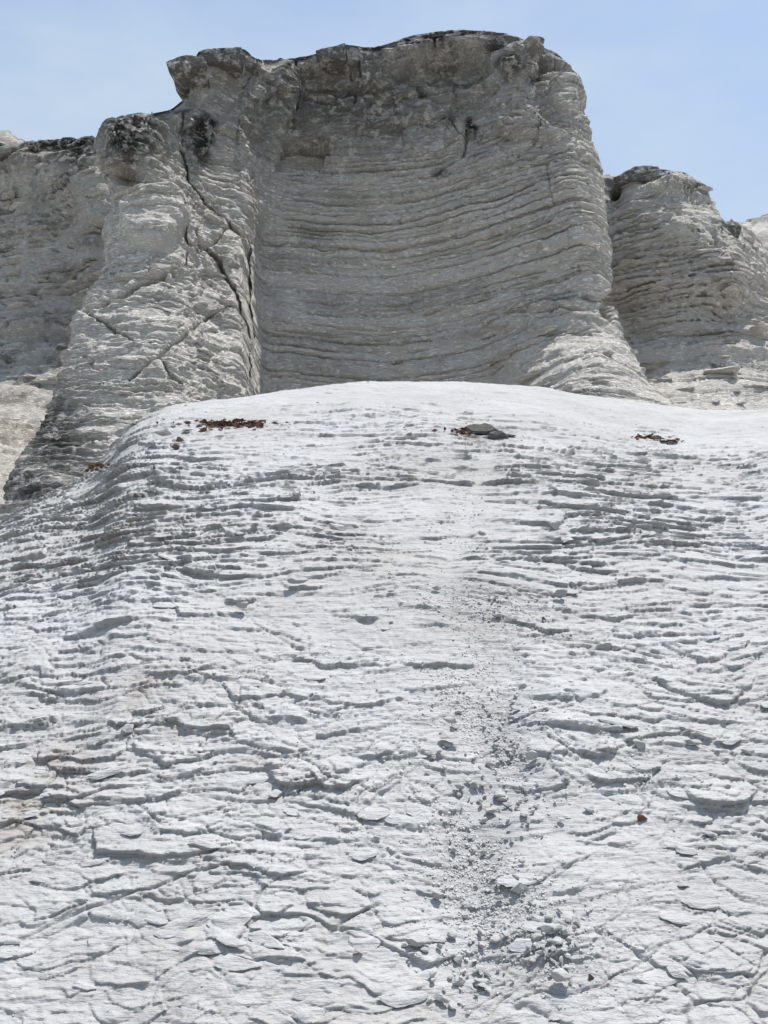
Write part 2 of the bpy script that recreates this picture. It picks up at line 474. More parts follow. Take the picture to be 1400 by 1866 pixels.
def cliff_sheet(columns, nu, nv, back_left, back_right, cap=6.0):
    """columns: for each column, its knots (px, py, Y) from the foot to the brow. Returns the smooth surface."""
    KR = 36
    ctrl = []
    for c in columns:
        c = np.array(c, float)
        s = np.concatenate([[0], np.cumsum(np.hypot(np.diff(c[:, 0]), np.diff(c[:, 1])))])
        tt = np.linspace(0, s[-1], KR)
        idx = np.interp(tt, s, np.arange(len(c)))
        q = catmull(c, idx, 0)
        P = unproject(q[:, 0], q[:, 1], q[:, 2])
        top = P[-1]
        P = np.concatenate([P, [top + (0, 0.5, 0.05), top + (0, 1.6, -0.05), top + (0, cap, -0.6)]])
        ctrl.append(P)
    ctrl = np.array(ctrl)                                   # columns x rows x 3
    L = ctrl[0] + np.array(back_left); L2 = ctrl[0] + np.array(back_left) * 0.35
    Rr = ctrl[-1] + np.array(back_right); R2 = ctrl[-1] + np.array(back_right) * 0.35
    ctrl = np.concatenate([[L, L2], ctrl, [R2, Rr]])
    # even columns by arc length
    mid = ctrl[:, 18]
    s = np.concatenate([[0], np.cumsum(np.linalg.norm(np.diff(mid, axis=0), axis=1))])
    wgt = s.copy()
    tcol = np.interp(np.linspace(0, wgt[-1], nu), wgt, np.arange(len(ctrl)))
    rowpos = np.concatenate([np.linspace(0, KR - 1, nv - 40), np.linspace(KR - 1, KR + 2, 41)[1:]])
    S = catmull(catmull(ctrl, tcol, 0), rowpos, 1)
    arc = np.interp(tcol, np.arange(len(ctrl)), s)
    return np.swapaxes(S, 0, 1), np.broadcast_to(arc, (len(rowpos), nu))

LAYERS = np.cumsum(np.concatenate([[-2], np.random.default_rng(3).choice([0.08, 0.12, 0.17, 0.25, 0.38, 0.55], 220, p=[.2, .24, .22, .18, .1, .06])]))
LRND = np.random.default_rng(5).random((400, 3))

def cliff_detail(P, arc, strata, block, lump, seed, massive=0.0):
    """returns displaced surface: bedding layers with crevices, blocky flakes and lumps"""
    x, y, z = P[..., 0], P[..., 1], P[..., 2]
    N = grid_normals(P)
    flip = np.sign(-(N * P).sum(-1))                        # towards the viewer's side
    flip = np.sign(np.median(flip))
    N = N * flip
    zz = z + 0.06 * fbm(arc * 0.10, y * 0.1, z * 0.2, 3, seed) + 0.022 * fbm(arc * 0.9, y * .5, z * 1.2, 3, seed + 3) + 0.014 * fbm(arc * 4, y * 3, z * 4, 2, seed + 5)
    li = np.clip(np.searchsorted(LAYERS, zz) - 1, 0, len(LAYERS) - 2)
    t = (zz - LAYERS[li]) / (LAYERS[li + 1] - LAYERS[li])
    thick = LAYERS[li + 1] - LAYERS[li]
    aw0 = arc + 0.10 * fbm(arc * 1.5, z * 1.5, y * .5, 3, seed + 8)
    bl = (0.5 + 2.2 * LRND[li, 0]) * np.clip(thick / 0.25, 0.5, 1.6)                      # block length in this bed
    q = aw0 / bl + LRND[li, 1] * 50
    qi = np.floor(q).astype(np.int32); qf = (q - qi) * bl
    br = _h2(qi, li.astype(np.int32), seed % 13) / 511                                    # each block of a bed stands out differently
    je = np.minimum(qf, bl - qf)
    prot = (0.25 + 0.9 * br) * (0.4 + LRND[li, 2]) - 0.5 * np.exp(-(je / 0.03) ** 2) * (br > 0.5)
    rnd = np.clip(1 - np.abs(2 * t - 1.0) ** 14, 0, 1)
    gate = sstep(-0.30, 0.30, fbm(arc * 0.55 + LRND[li, 1] * 90, zz * .3, LRND[li, 0] * 70, 3, seed + 13) + (LRND[li, 2] - 0.45) * 0.8)
    edge = np.minimum(t, 1 - t) * thick
    major = LRND[li, 1] > 0.78
    crev = np.exp(-(edge / np.where(major, 0.034, 0.022)) ** 2) * gate * np.where(major, 2.8, 0.8)
    d = strata * (0.13 * prot * rnd * np.sqrt(np.clip(thick, 0, 1)) - 0.26 * crev * np.clip(thick / 0.2, 0.5, 1.4))
    rq = cells((arc + 0.5 * fbm(arc * .6, z * .6, y * .4, 3, seed + 31)) / 2.0, (z + 0.25 * fbm(arc * .7, z * .7, y * .4, 3, seed + 33)) / 1.0, seed % 23 + 9)
    d = d + massive * (0.42 * (rq[3] - 0.5) * sstep(0, 0.06, rq[2]) + 0.15 * rq[5] * np.clip(0.5 - rq[1], 0, 1) - 0.12 * np.exp(-(rq[2] / 0.02) ** 2))
    aw = arc + 0.25 * fbm(arc * 1.2, z * 1.2, y * .5, 3, seed + 17)
    ra, rb, e, r1, r2, r3 = cells(aw / 1.15, zz / 0.42, seed % 37)
    d = d + block * (0.16 * (r1 - 0.5) * sstep(0, 0.12, e) - 0.05 * np.exp(-(e / 0.03) ** 2) * (r2 > 0.55) + 0.10 * r3 * np.clip(0.5 - rb, 0, 1))
    ra, rb, e, r1, r2, r3 = cells(aw / 0.42, zz / 0.13, seed % 31 + 3)
    d = d + block * (0.09 * r1 * np.clip(0.5 - rb, 0, 1) * (r2 > 0.3))
    ra, rb, e, r1, r2, r3 = cells(aw / 0.18, zz / 0.06, seed % 29 + 5)
    d = d + block * (0.04 * r1 * np.clip(0.5 - rb, 0, 1) * (r2 > 0.3))
    d = d + lump * (0.20 * fbm(x * 0.45, y * 0.45, z * 0.6, 4, seed + 21) + 0.08 * np.abs(fbm(x * 1.5, y * 1.5, z * 1.9, 4, seed + 23)))
    d = d + 0.03 * fbm(x * 4, y * 4, z * 5, 4, seed + 27)
    global BED_TONE
    BED_TONE = 0.55 * (LRND[li, 0] > 0.62) * sstep(-0.2, 0.4, fbm(arc * 0.4, zz * 0.8, 0 * arc, 3, seed + 41))
    return N, d

# ---- the main cliff: left buttress, concave bay, prow on the right
main_cols = [
    # left outline of the buttress
    [(-70, 1020, 17.2), (0, 940, 18), (52, 835, 19), (103, 738, 20), (128, 655, 20.6), (150, 582, 21.2), (188, 505, 21.9), (203, 432, 22.3), (206, 372, 22.6), (182, 318, 22.6), (176, 290, 22.7), (190, 258, 23.0), (216, 226, 23.6)],
    [(-10, 1020, 16.4), (55, 940, 17.2), (100, 840, 18.4), (140, 740, 19.5), (168, 655, 20.2), (190, 582, 20.8), (222, 505, 21.5), (232, 432, 21.9), (235, 372, 22.2), (222, 318, 22.1), (215, 290, 22.2), (222, 255, 22.5), (236, 217, 23.4)],
    [(80, 1020, 16), (140, 940, 16.9), (178, 840, 18.2), (208, 740, 19.3), (228, 655, 20.0), (245, 582, 20.7), (265, 505, 21.3), (272, 432, 21.8), (272, 372, 22.1), (265, 318, 22.1), (258, 290, 22.2), (258, 250, 22.5), (262, 211, 23.5)],
    [(190, 1020, 16), (240, 930, 17), (268, 830, 18.3), (288, 735, 19.4), (300, 650, 20.2), (308, 580, 20.9), (316, 500, 21.6), (318, 430, 22.1), (314, 370, 22.5), (308, 318, 22.7), (302, 285, 22.8), (298, 245, 23.0), (294, 205, 23.6)],
    [(250, 1020, 16.2), (290, 930, 17.2), (312, 830, 18.5), (328, 735, 19.6), (336, 650, 20.5), (340, 580, 21.2), (343, 500, 22.0), (342, 430, 22.5), (338, 370, 22.9), (332, 318, 23.1), (326, 280, 23.2), (322, 238, 23.4), (318, 196, 23.7)],
    [(280, 1020, 16.4), (312, 930, 17.4), (332, 830, 18.7), (346, 735, 19.8), (352, 650, 20.8), (354, 580, 21.5), (354, 500, 22.3), (352, 430, 22.8), (347, 370, 23.1), (340, 315, 23.3), (334, 260, 23.5), (342, 205, 23.8), (346, 165, 23.9)],
    [(300, 1020, 16.6), (330, 930, 17.7), (350, 830, 19.0), (362, 735, 20.1), (366, 650, 21.0), (367, 580, 21.7), (366, 500, 22.5), (362, 430, 22.9), (356, 370, 23.2), (350, 300, 23.5), (350, 220, 23.8), (348, 160, 23.8), (342, 122, 23.7)],
    [(325, 1020, 17), (352, 930, 18.1), (370, 830, 19.4), (380, 735, 20.5), (384, 650, 21.3), (384, 580, 22.0), (382, 500, 22.7), (378, 430, 23.1), (371, 370, 23.4), (363, 290, 23.7), (360, 210, 23.9), (358, 150, 23.8), (356, 106, 23.7)],
    [(350, 1020, 17.4), (376, 930, 18.5), (392, 830, 19.8), (400, 735, 20.9), (403, 650, 21.7), (403, 580, 22.3), (402, 500, 22.9), (398, 430, 23.3), (392, 370, 23.7), (386, 290, 24.0), (380, 210, 24.1), (375, 145, 23.9), (372, 91, 23.7)],
    [(385, 1020, 18), (408, 930, 19.1), (422, 830, 20.4), (430, 735, 21.4), (433, 650, 22.1), (433, 580, 22.6), (433, 500, 23.1), (431, 440, 23.5), (428, 370, 24.0), (425, 290, 24.3), (430, 210, 24.5), (436, 140, 24.4), (440, 88, 24.3)],
    [(405, 1020, 18.80), (428, 930, 19.90), (440, 830, 21.10), (447, 735, 22.10), (450, 650, 22.90), (450, 580, 23.40), (450, 500, 23.90), (449, 440, 24.09), (447, 370, 24.27), (446, 290, 24.46), (448, 210, 24.58), (452, 150, 24.58), (466, 108, 24.58)],
    [(450, 1020, 23.20), (465, 930, 24.21), (473, 830, 24.77), (477, 735, 25.23), (479, 650, 25.29), (479, 580, 25.33), (480, 500, 25.51), (480, 440, 25.64), (482, 370, 25.33), (484, 290, 25.20), (486, 210, 25.26), (488, 150, 25.26), (490, 111, 25.33)],
    [(515, 1020, 23.70), (522, 930, 24.52), (526, 830, 25.08), (529, 735, 25.54), (530, 650, 25.60), (531, 580, 25.64), (532, 500, 25.76), (533, 440, 25.82), (534, 370, 25.82), (535, 290, 25.82), (536, 210, 25.76), (538, 150, 25.76), (540, 106, 25.82)],
    [(588, 1020, 24.09), (586, 930, 24.83), (585, 830, 25.39), (584, 735, 25.85), (584, 650, 25.91), (583, 580, 25.95), (583, 500, 26.01), (582, 440, 26.01), (582, 370, 26.01), (581, 290, 26.01), (580, 210, 25.95), (580, 150, 25.88), (580, 96, 25.82)],
    [(658, 1020, 24.21), (652, 930, 24.95), (648, 830, 25.51), (645, 735, 25.98), (643, 650, 26.04), (642, 580, 26.07), (641, 500, 26.07), (640, 440, 26.07), (638, 370, 26.01), (637, 290, 25.95), (636, 210, 25.88), (634, 150, 25.82), (630, 82, 25.76)],
    [(724, 1020, 24.33), (715, 930, 25.08), (710, 830, 25.64), (706, 735, 26.10), (704, 650, 26.16), (702, 580, 26.19), (700, 500, 26.19), (698, 440, 26.13), (697, 370, 26.07), (695, 290, 26.01), (694, 210, 26.01), (692, 150, 26.01), (690, 86, 25.95)],
    [(800, 1020, 24.02), (788, 930, 24.77), (780, 830, 25.33), (775, 735, 25.79), (772, 650, 25.85), (770, 580, 25.88), (768, 500, 25.88), (766, 440, 25.82), (765, 370, 25.76), (763, 290, 25.76), (761, 210, 25.88), (758, 150, 25.95), (754, 66, 25.88)],
    [(872, 1020, 23.30), (858, 930, 24.27), (850, 830, 24.83), (845, 735, 25.29), (842, 650, 25.36), (840, 580, 25.39), (838, 500, 25.39), (836, 440, 25.33), (833, 370, 25.26), (830, 290, 25.33), (828, 210, 25.57), (827, 150, 25.76), (826, 56, 25.70)],
    [(935, 1020, 21.20), (922, 930, 22.40), (914, 830, 23.60), (908, 735, 24.33), (904, 650, 24.71), (900, 580, 24.89), (897, 500, 24.89), (894, 440, 24.83), (891, 370, 24.77), (888, 290, 24.83), (886, 210, 25.08), (884, 150, 25.33), (884, 58, 25.51)],
    [(1000, 1020, 20.00), (988, 930, 21.20), (980, 830, 20.60), (972, 735, 22.00), (965, 650, 23.40), (959, 580, 24.33), (954, 500, 24.40), (950, 440, 24.33), (946, 370, 24.27), (942, 290, 24.33), (938, 210, 24.58), (936, 140, 24.95), (938, 66, 25.33)],
    [(1070, 1020, 18.8), (1058, 930, 20), (1048, 830, 18.6), (1038, 735, 20.2), (1028, 650, 22.0), (1018, 580, 23.8), (1010, 500, 24.0), (1004, 440, 23.9), (999, 370, 23.8), (993, 290, 24.0), (986, 210, 24.5), (982, 150, 25.1), (982, 83, 26.0)],
    [(1148, 1020, 18.2), (1134, 930, 19.4), (1122, 830, 17.9), (1108, 735, 19.6), (1092, 650, 21.4), (1078, 580, 23.3), (1064, 500, 23.5), (1055, 440, 23.4), (1048, 370, 23.4), (1039, 290, 23.6), (1028, 210, 24.1), (1022, 150, 24.8), (1016, 100, 25.9)],
    [(1218, 1020, 18.5), (1202, 930, 19.7), (1188, 830, 18.5), (1168, 735, 20.2), (1140, 660, 21.9), (1114, 590, 23.6), (1096, 510, 23.8), (1085, 440, 23.7), (1079, 370, 23.7), (1070, 290, 23.9), (1055, 215, 24.3), (1048, 165, 24.9), (1040, 124, 25.9)],
    [(1290, 1020, 19.8), (1275, 930, 21), (1262, 830, 20.4), (1238, 748, 21.8), (1172, 690, 22.8), (1136, 620, 23.8), (1114, 530, 24.4), (1102, 440, 24.3), (1098, 370, 24.3), (1090, 285, 24.6), (1069, 225, 24.8), (1062, 180, 25.2), (1058, 148, 26.0)],
]
S, arc = cliff_sheet(main_cols, 780, 590, (1.2, 3.0, 0.0), (-0.2, 3.0, 0.0), 2.5)
spx, spy = project(S)
brow = spy[-41:-40, :]
top_w = sstep(330, 200, spy + 30 * fbm(S[..., 0] * .3, S[..., 1] * .3, S[..., 2] * .3, 2, 81))
butt = sstep(470, 440, spx)
flare = sstep(520, 640, spy) * sstep(860, 960, spx)
upleft = sstep(560, 500, spx) * sstep(450, 410, spy) * (1 - butt)
N, d = cliff_detail(S, arc, (1 - 0.7 * upleft) * (0.85 - 0.72 * top_w - 0.45 * butt * (1 - top_w) - 0.35 * flare), 0.55 + 0.35 * top_w + 0.2 * butt - 0.15 * flare,
                    0.45 + 0.45 * top_w + 0.35 * butt, 101, 0.15 + 0.85 * top_w)
TONE = BED_TONE
d = d * (0.12 + 0.88 * sstep(0, 26, spy - brow))
d = d * (1 - 0.6 * sstep(480, 440, spx) * sstep(235, 200, spy))
jit = 5 * fbm(S[..., 0] * 1.1, S[..., 1], S[..., 2] * 1.1, 3, 91)
jit2 = 5 * fbm(S[..., 0] * 1.1, S[..., 1], S[..., 2] * 1.1, 3, 95)
crk = 0 * d
d = d * (1 - 0.7 * np.exp(-((spx - 456) / 22) ** 2) * sstep(410, 450, spy))
for pts, wd, dep in [
        ([(335, 295), (340, 320), (352, 345), (375, 370), (395, 390), (415, 415), (455, 440)], 3.2, 0.40),
        ([(318, 385), (332, 440), (370, 458), (400, 485), (425, 525), (440, 570), (450, 610)], 3.5, 0.40),
        ([(445, 438), (448, 500), (453, 560), (456, 610), (450, 650), (447, 680), (458, 718)], 4.5, 0.60),
        ([(370, 455), (392, 440), (415, 415)], 3.0, 0.3),
        ([(420, 560), (395, 570), (360, 590), (325, 625), (290, 655), (240, 690)], 3.5, 0.25),
        ([(340, 460), (325, 490), (290, 510), (240, 535), (195, 565), (160, 575)], 5, 0.28),
        ([(165, 580), (200, 600), (240, 625)], 3, 0.2), ([(290, 655), (305, 690), (330, 705)], 2.5, 0.15),
        ([(905, 155), (880, 185), (865, 210), (858, 240)], 3, 0.06),
        ([(858, 240), (842, 290), (800, 318), (765, 325)], 3, 0.15),
        ([(455, 442), (520, 450), (580, 455), (720, 458), (770, 445), (830, 425)], 2.2, 0.20),
        ([(516, 261), (540, 259), (575, 260), (598, 264), (600, 280)], 2.6, 0.7), ([(516, 261), (511, 280), (504, 302)], 2.6, 0.7),
        ([(998, 300), (1008, 350), (1014, 372)], 2, 0.06),
        ([(540, 112), (540, 150), (536, 200)], 3, 0.12), ([(652, 90), (650, 140), (646, 190)], 3, 0.2),
        ([(330, 215), (326, 260), (335, 300)], 2.5, 0.2)]:
    dd = polydist(spx + jit, spy + jit2, pts)
    crk = np.maximum(crk, 1.3 * dep * np.exp(-(dd / (0.68 * wd)) ** 2))
# niche with a straight lintel, and hollows under the brow
def rect_recess(x0, x1, y0, y1, slant, dep, soft=3):
    xx = spx + 0.2 * jit - slant * (spy - y0)
    return dep * sstep(x0, x0 + soft, xx) * sstep(x1, x1 - soft, xx) * sstep(y0, y0 + soft, spy + 0.2 * jit2) * sstep(y1, y0 + 8, spy)
d = d - rect_recess(516, 600, 259, 330, -0.28, 0.7, 2)
d = d - rect_recess(543, 650, 122, 190, 0, 0.5, 6) - rect_recess(690, 745, 120, 165, 0.2, 0.30, 8)
for x, y, rx, ry, dep in [(815, 125, 75, 38, 0.7), (740, 150, 22, 18, 0.3), (690, 160, 22, 10, 0.3), (300, 105, 10, 10, 0), (1108, 560, 14, 26, 0.35), (725, 664, 10, 4, 0.3), (180, 800, 20, 4, 0.3), (230, 320, 30, 20, 0.5),
                          (610, 165, 60, 12, .25)]:
    q = ((spx + jit - x) / rx) ** 2 + ((spy + jit2 - y) / ry) ** 2
    d = d - dep * sstep(1.25, 0.6, q)
for x, y, rx, ry, dep in [(250, 250, 55, 42, 0.15), (365, 240, 30, 40, 0.15), (940, 120, 45, 35, 0.35), (1030, 180, 25, 30, 0.3), (508, 180, 24, 60, 0.3), (970, 245, 60, 14, 0.35), (1000, 560, 70, 22, 0.35), (985, 590, 110, 15, .2),
                          (280, 400, 50, 60, .35), (820, 90, 70, 10, .05)]:
    q = ((spx + 2 * jit - x) / rx) ** 2 + ((spy + 2 * jit2 - y) / ry) ** 2
    d = d + dep * sstep(1.3, 0.5, q)
PC = S + N * d[..., None]
PC[..., 1] += crk                                          # cracks run straight into the rock
c_stain_shade = blobs(spx + 3 * jit, spy + 3 * jit2, [(245, 260, 62, 46, 1), (365, 255, 34, 55, .95), (410, 108, 60, 20, .75), (335, 104, 34, 9, .8), (510, 145, 24, 55, .75), (600, 94, 36, 12, .75), (770, 74, 120, 15, 1.2), (870, 62, 60, 12, .9),
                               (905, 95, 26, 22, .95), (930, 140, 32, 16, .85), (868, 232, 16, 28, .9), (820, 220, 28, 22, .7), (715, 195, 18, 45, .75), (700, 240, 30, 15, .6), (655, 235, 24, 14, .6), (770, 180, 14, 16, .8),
                               (802, 320, 22, 12, .7), (560, 222, 48, 12, .55), (970, 155, 26, 9, .9), (1000, 90, 40, 10, .6), (820, 125, 70, 35, .55), (1052, 140, 12, 30, .4), (100, 800, 60, 110, .75), (60, 900, 80, 50, .75), (140, 870, 70, 40, .5), (570, 430, 35, 22, .35), (330, 210, 50, 14, .7), (480, 190, 50, 30, .4),  # buttress foot: stain plus painted shade; blob in the brow's hollow paints its shade
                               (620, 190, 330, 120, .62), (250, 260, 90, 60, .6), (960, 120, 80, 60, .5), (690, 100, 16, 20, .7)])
crust = np.exp(-(np.maximum(spy - brow, 0) / (10 + 7 * fbm(arc * 0.5, arc * 0, arc * 0, 3, 83))) ** 2)
streak = sstep(0.05, 0.5, fbm(arc * 1.6, S[..., 2] * 0.16, 0 * arc, 4, 85)) * sstep(300, 170, spy) * sstep(460, 520, spx) * sstep(960, 860, spx)
c_stain_shade = np.clip(np.maximum(np.maximum(c_stain_shade * 1.2, 1.15 * crust), np.maximum(0.7 * streak, 0.5 * TONE)), 0, 1.1)
c_stain_shade = c_stain_shade * (1 - 0.9 * (rect_recess(516, 600, 259, 330, -0.28, 1.0, 2) > 0.15))
c_brown = 0.8 * blobs(spx, spy, [(555, 275, 42, 18, .2), (510, 310, 12, 25, .2), (725, 664, 14, 5, 1), (915, 270, 16, 18, .5), (600, 140, 40, 8, .4), (780, 210, 12, 20, .5), (220, 320, 30, 25, .4), (300, 115, 14, 14, .5)])
main_cliff = grid_object("cliff", PC, M_CLIFF, {"stain_shade": c_stain_shade, "brown": c_brown})
structure(main_cliff, "tall layered beige chalk cliff with concave bay and rounded prow above the mound")

# ---- wall on the left, further back, with a sandy foot
left_cols = [
    [(-420, 1100, 24.4), (-420, 900, 28.1), (-420, 760, 34.2), (-420, 640, 39.0), (-420, 560, 40.3), (-420, 430, 40.9), (-420, 330, 41.5), (-420, 250, 41.5)],
    [(-250, 1100, 23.2), (-250, 900, 26.8), (-240, 760, 32.9), (-235, 640, 37.8), (-230, 560, 39.0), (-230, 430, 39.6), (-225, 330, 40.3), (-220, 240, 40.3)],
    [(-110, 1100, 23.2), (-110, 900, 26.8), (-105, 760, 32.9), (-100, 650, 37.2), (-100, 570, 38.4), (-95, 430, 39.0), (-92, 330, 39.3), (-90, 250, 39.6)],
    [(-20, 1100, 23.8), (-20, 900, 27.3), (-15, 760, 32.9), (-10, 655, 36.6), (-5, 590, 37.8), (0, 500, 38.1), (2, 400, 38.3), (4, 272, 38.8)],
    [(40, 1100, 24.4), (40, 900, 28.1), (40, 770, 32.9), (40, 660, 36.1), (42, 600, 37.3), (44, 500, 37.6), (46, 400, 37.8), (50, 268, 38.3)],
    [(95, 1100, 25.0), (92, 900, 28.8), (90, 770, 33.4), (90, 660, 36.1), (90, 600, 37.3), (92, 500, 37.6), (92, 400, 37.8), (94, 264, 38.3)],
    [(145, 1100, 25.6), (140, 900, 29.5), (136, 770, 33.9), (134, 660, 36.4), (134, 600, 37.3), (136, 500, 37.3), (140, 400, 37.1), (140, 262, 37.8)],
    [(200, 1100, 26.2), (190, 900, 30.5), (180, 770, 34.6), (175, 660, 36.6), (172, 600, 37.1), (175, 500, 36.6), (182, 400, 36.1), (186, 258, 37.1)],
    [(280, 1100, 26.8), (270, 900, 31.7), (260, 770, 35.4), (255, 660, 37.3), (255, 600, 37.8), (255, 500, 37.3), (256, 400, 36.8), (258, 262, 37.8)],
    [(380, 1100, 28.1), (370, 900, 32.9), (360, 770, 36.6), (355, 660, 38.4), (355, 600, 39.0), (355, 500, 39.0), (356, 400, 39.0), (358, 280, 39.6)],
]
S, arc = cliff_sheet(left_cols, 250, 300, (-2, 6, 0), (2, 6, 0))
lpx, lpy = project(S)
foot = sstep(655, 720, lpy)
N, d = cliff_detail(S, arc, 1.15 * (1 - 0.4 * foot), 0.9 * (1 - 0.45 * foot), 0.75 * (1 - 0.6 * foot), 202)
for x, y, rx, ry, dep in [(150, 330, 60, 50, 0.6), (60, 300, 60, 25, 0.4), (120, 600, 200, 14, 0.5), (90, 640, 200, 12, .3)]:
    d = d + dep * np.exp(-((lpx - x) / rx) ** 2 - ((lpy - y) / ry) ** 2)
d = d - 0.7 * np.exp(-((lpx - 185) / 25) ** 2 - ((lpy - 420) / 12) ** 2) - 0.5 * np.exp(-((lpy - 625) / 9) ** 2) * sstep(-50, 60, lpx)
l_stain_shade = 0.25 + 0.7 * BED_TONE + blobs(lpx, lpy, [(110, 265, 120, 14, .9), (150, 290, 40, 30, .8), (60, 290, 40, 20, .5), (165, 440, 30, 12, .4), (140, 500, 40, 20, .25), (10, 300, 30, 20, .4)])  # even tone and blobs by the buttress paint in shade; rim blobs are stains
l_brown = blobs(lpx, lpy, [(50, 720, 30, 12, .6), (40, 800, 60, 40, .5), (150, 500, 50, 18, .45), (30, 300, 50, 30, .4), (90, 380, 80, 40, .3), (20, 780, 60, 120, .25)])
PL = S + N * d[..., None]
left_cliff = grid_object("cliff_wall_left", PL, M_CLIFF, {"stain_shade": l_stain_shade, "brown": l_brown})
structure(left_cliff, "lower shaded chalk wall behind the left buttress with a sandy foot")

# ---- a paler knoll peeping over the left wall
knoll_cols = [[(-200, 420, 46.4), (-200, 330, 47.0), (-200, 285, 47.6), (-195, 250, 48.8)], [(-80, 420, 45.8), (-80, 320, 46.4), (-80, 270, 47.0), (-78, 236, 48.2)], [(-10, 420, 45.4), (-10, 320, 45.9), (-8, 270, 46.4), (0, 239, 47.6)],
              [(20, 420, 45.4), (20, 320, 45.9), (22, 275, 46.4), (20, 243, 47.6)], [(45, 420, 45.8), (45, 330, 46.4), (46, 290, 46.8), (46, 262, 47.6)], [(80, 420, 46.4), (80, 340, 46.8), (80, 300, 47.6), (80, 285, 48.8)]]
S, arc = cliff_sheet(knoll_cols, 120, 90, (-2, 4, 0), (1, 4, 0), 4)
N, d = cliff_detail(S, arc, 0.5, 0.8, 0.7, 303)
kpx, kpy = project(S)
knoll = grid_object("cliff_knoll_left", S + N * d[..., None], M_CLIFF, {"stain_shade": 0.25 * np.ones(S.shape[:2]), "brown": 0.3 * np.ones(S.shape[:2])})
structure(knoll, "pale rounded rock knob peeping over the left wall")

# ---- wall on the right
right_cols = [
    [(1000, 1000, 23.0), (1000, 850, 26.2), (1000, 740, 28.7), (1000, 640, 30.5), (1000, 520, 30.5), (1000, 420, 31.0), (1000, 350, 31.5), (1000, 330, 32.0)],
    [(1080, 1000, 22.5), (1080, 850, 25.6), (1080, 740, 28.2), (1080, 640, 30.0), (1080, 520, 30.0), (1080, 420, 30.4), (1080, 350, 31.0), (1080, 322, 31.6)],
    [(1125, 1000, 22.0), (1125, 850, 25.0), (1125, 740, 27.7), (1125, 640, 29.7), (1122, 560, 30.0), (1120, 440, 29.8), (1120, 360, 30.2), (1120, 320, 31.0)],
    [(1175, 1000, 21.4), (1175, 850, 24.4), (1172, 740, 27.1), (1170, 640, 29.3), (1168, 560, 29.6), (1165, 440, 29.2), (1162, 370, 29.5), (1160, 312, 30.4)],
    [(1225, 1000, 21.0), (1225, 850, 24.0), (1222, 740, 26.7), (1220, 640, 29.0), (1216, 560, 29.3), (1212, 440, 29.0), (1208, 370, 29.4), (1205, 311, 30.4)],
    [(1280, 1000, 20.8), (1280, 850, 23.8), (1276, 740, 26.5), (1272, 640, 28.8), (1266, 560, 29.0), (1258, 440, 28.9), (1250, 370, 29.5), (1246, 322, 30.4)],
    [(1330, 1000, 20.8), (1330, 850, 23.6), (1326, 740, 26.3), (1320, 640, 28.6), (1314, 560, 28.8), (1306, 460, 28.9), (1298, 400, 29.6), (1290, 364, 30.4)],
    [(1375, 1000, 21.0), (1375, 850, 23.8), (1370, 740, 26.5), (1366, 640, 28.6), (1358, 560, 28.9), (1340, 470, 29.2), (1328, 430, 29.8), (1318, 405, 30.6)],
    [(1420, 1000, 21.4), (1420, 850, 24.2), (1416, 740, 26.9), (1410, 640, 29.2), (1396, 570, 29.8), (1376, 500, 30.4), (1360, 450, 31.0), (1350, 415, 32.0)],
    [(1470, 1000, 23.0), (1465, 850, 25.8), (1460, 740, 28.3), (1450, 650, 30.6), (1436, 590, 31.4), (1420, 540, 32.0), (1405, 500, 33.0), (1396, 470, 34.0)],
]
S, arc = cliff_sheet(right_cols, 260, 320, (-2, 5, 0), (1.5, 6, 0))
rpx, rpy = project(S)
N, d = cliff_detail(S, arc, 0.95 - 0.5 * sstep(600, 690, rpy), 0.8 - 0.35 * sstep(600, 690, rpy), 0.45, 404)
j3 = 10 * fbm(S[..., 0] * .8, S[..., 1] * .8, S[..., 2] * .8, 3, 97)
for x, y, rx, ry, dep in [(1330, 505, 60, 22, 0.35), (1150, 515, 60, 16, 0.25), (1310, 470, 40, 20, .3), (1240, 420, 40, 30, .3), (1210, 345, 50, 14, .4), (1220, 515, 110, 10, 0.2), (1270, 645, 150, 10, .3)]:
    d = d + dep * np.exp(-((rpx + j3 - x) / rx) ** 2 - ((rpy + j3 * .5 - y) / ry) ** 2)
for x, y, rx, ry, dep in [(1150, 555, 50, 22, 0.5), (1330, 568, 55, 26, 0.6), (1160, 605, 45, 20, 0.4), (1178, 338, 16, 5, .4), (1120, 345, 14, 20, .7)]:
    d = d - dep * np.exp(-((rpx + j3 - x) / rx) ** 2 - ((rpy + j3 * .5 - y) / ry) ** 2)
d = d - 0.5 * np.exp(-(polydist(rpx + j3 * .3, rpy, [(1300, 430), (1306, 460), (1308, 475)]) / 3.5) ** 2)
r_stain = 0.3 * BED_TONE + blobs(rpx, rpy, [(1190, 315, 80, 9, .9), (1120, 340, 20, 22, .9), (1270, 345, 40, 12, .6), (1330, 412, 30, 12, .8), (1200, 470, 100, 20, .2)])
PR = S + N * d[..., None]
right_cliff = grid_object("cliff_wall_right", PR, M_CLIFF, {"stain_shade": r_stain, "brown": 0.25 * blobs(rpx, rpy, [(1250, 560, 150, 60, 1)])})
structure(right_cliff, "lower sunlit chalk wall with rounded top beyond the prow on the right")

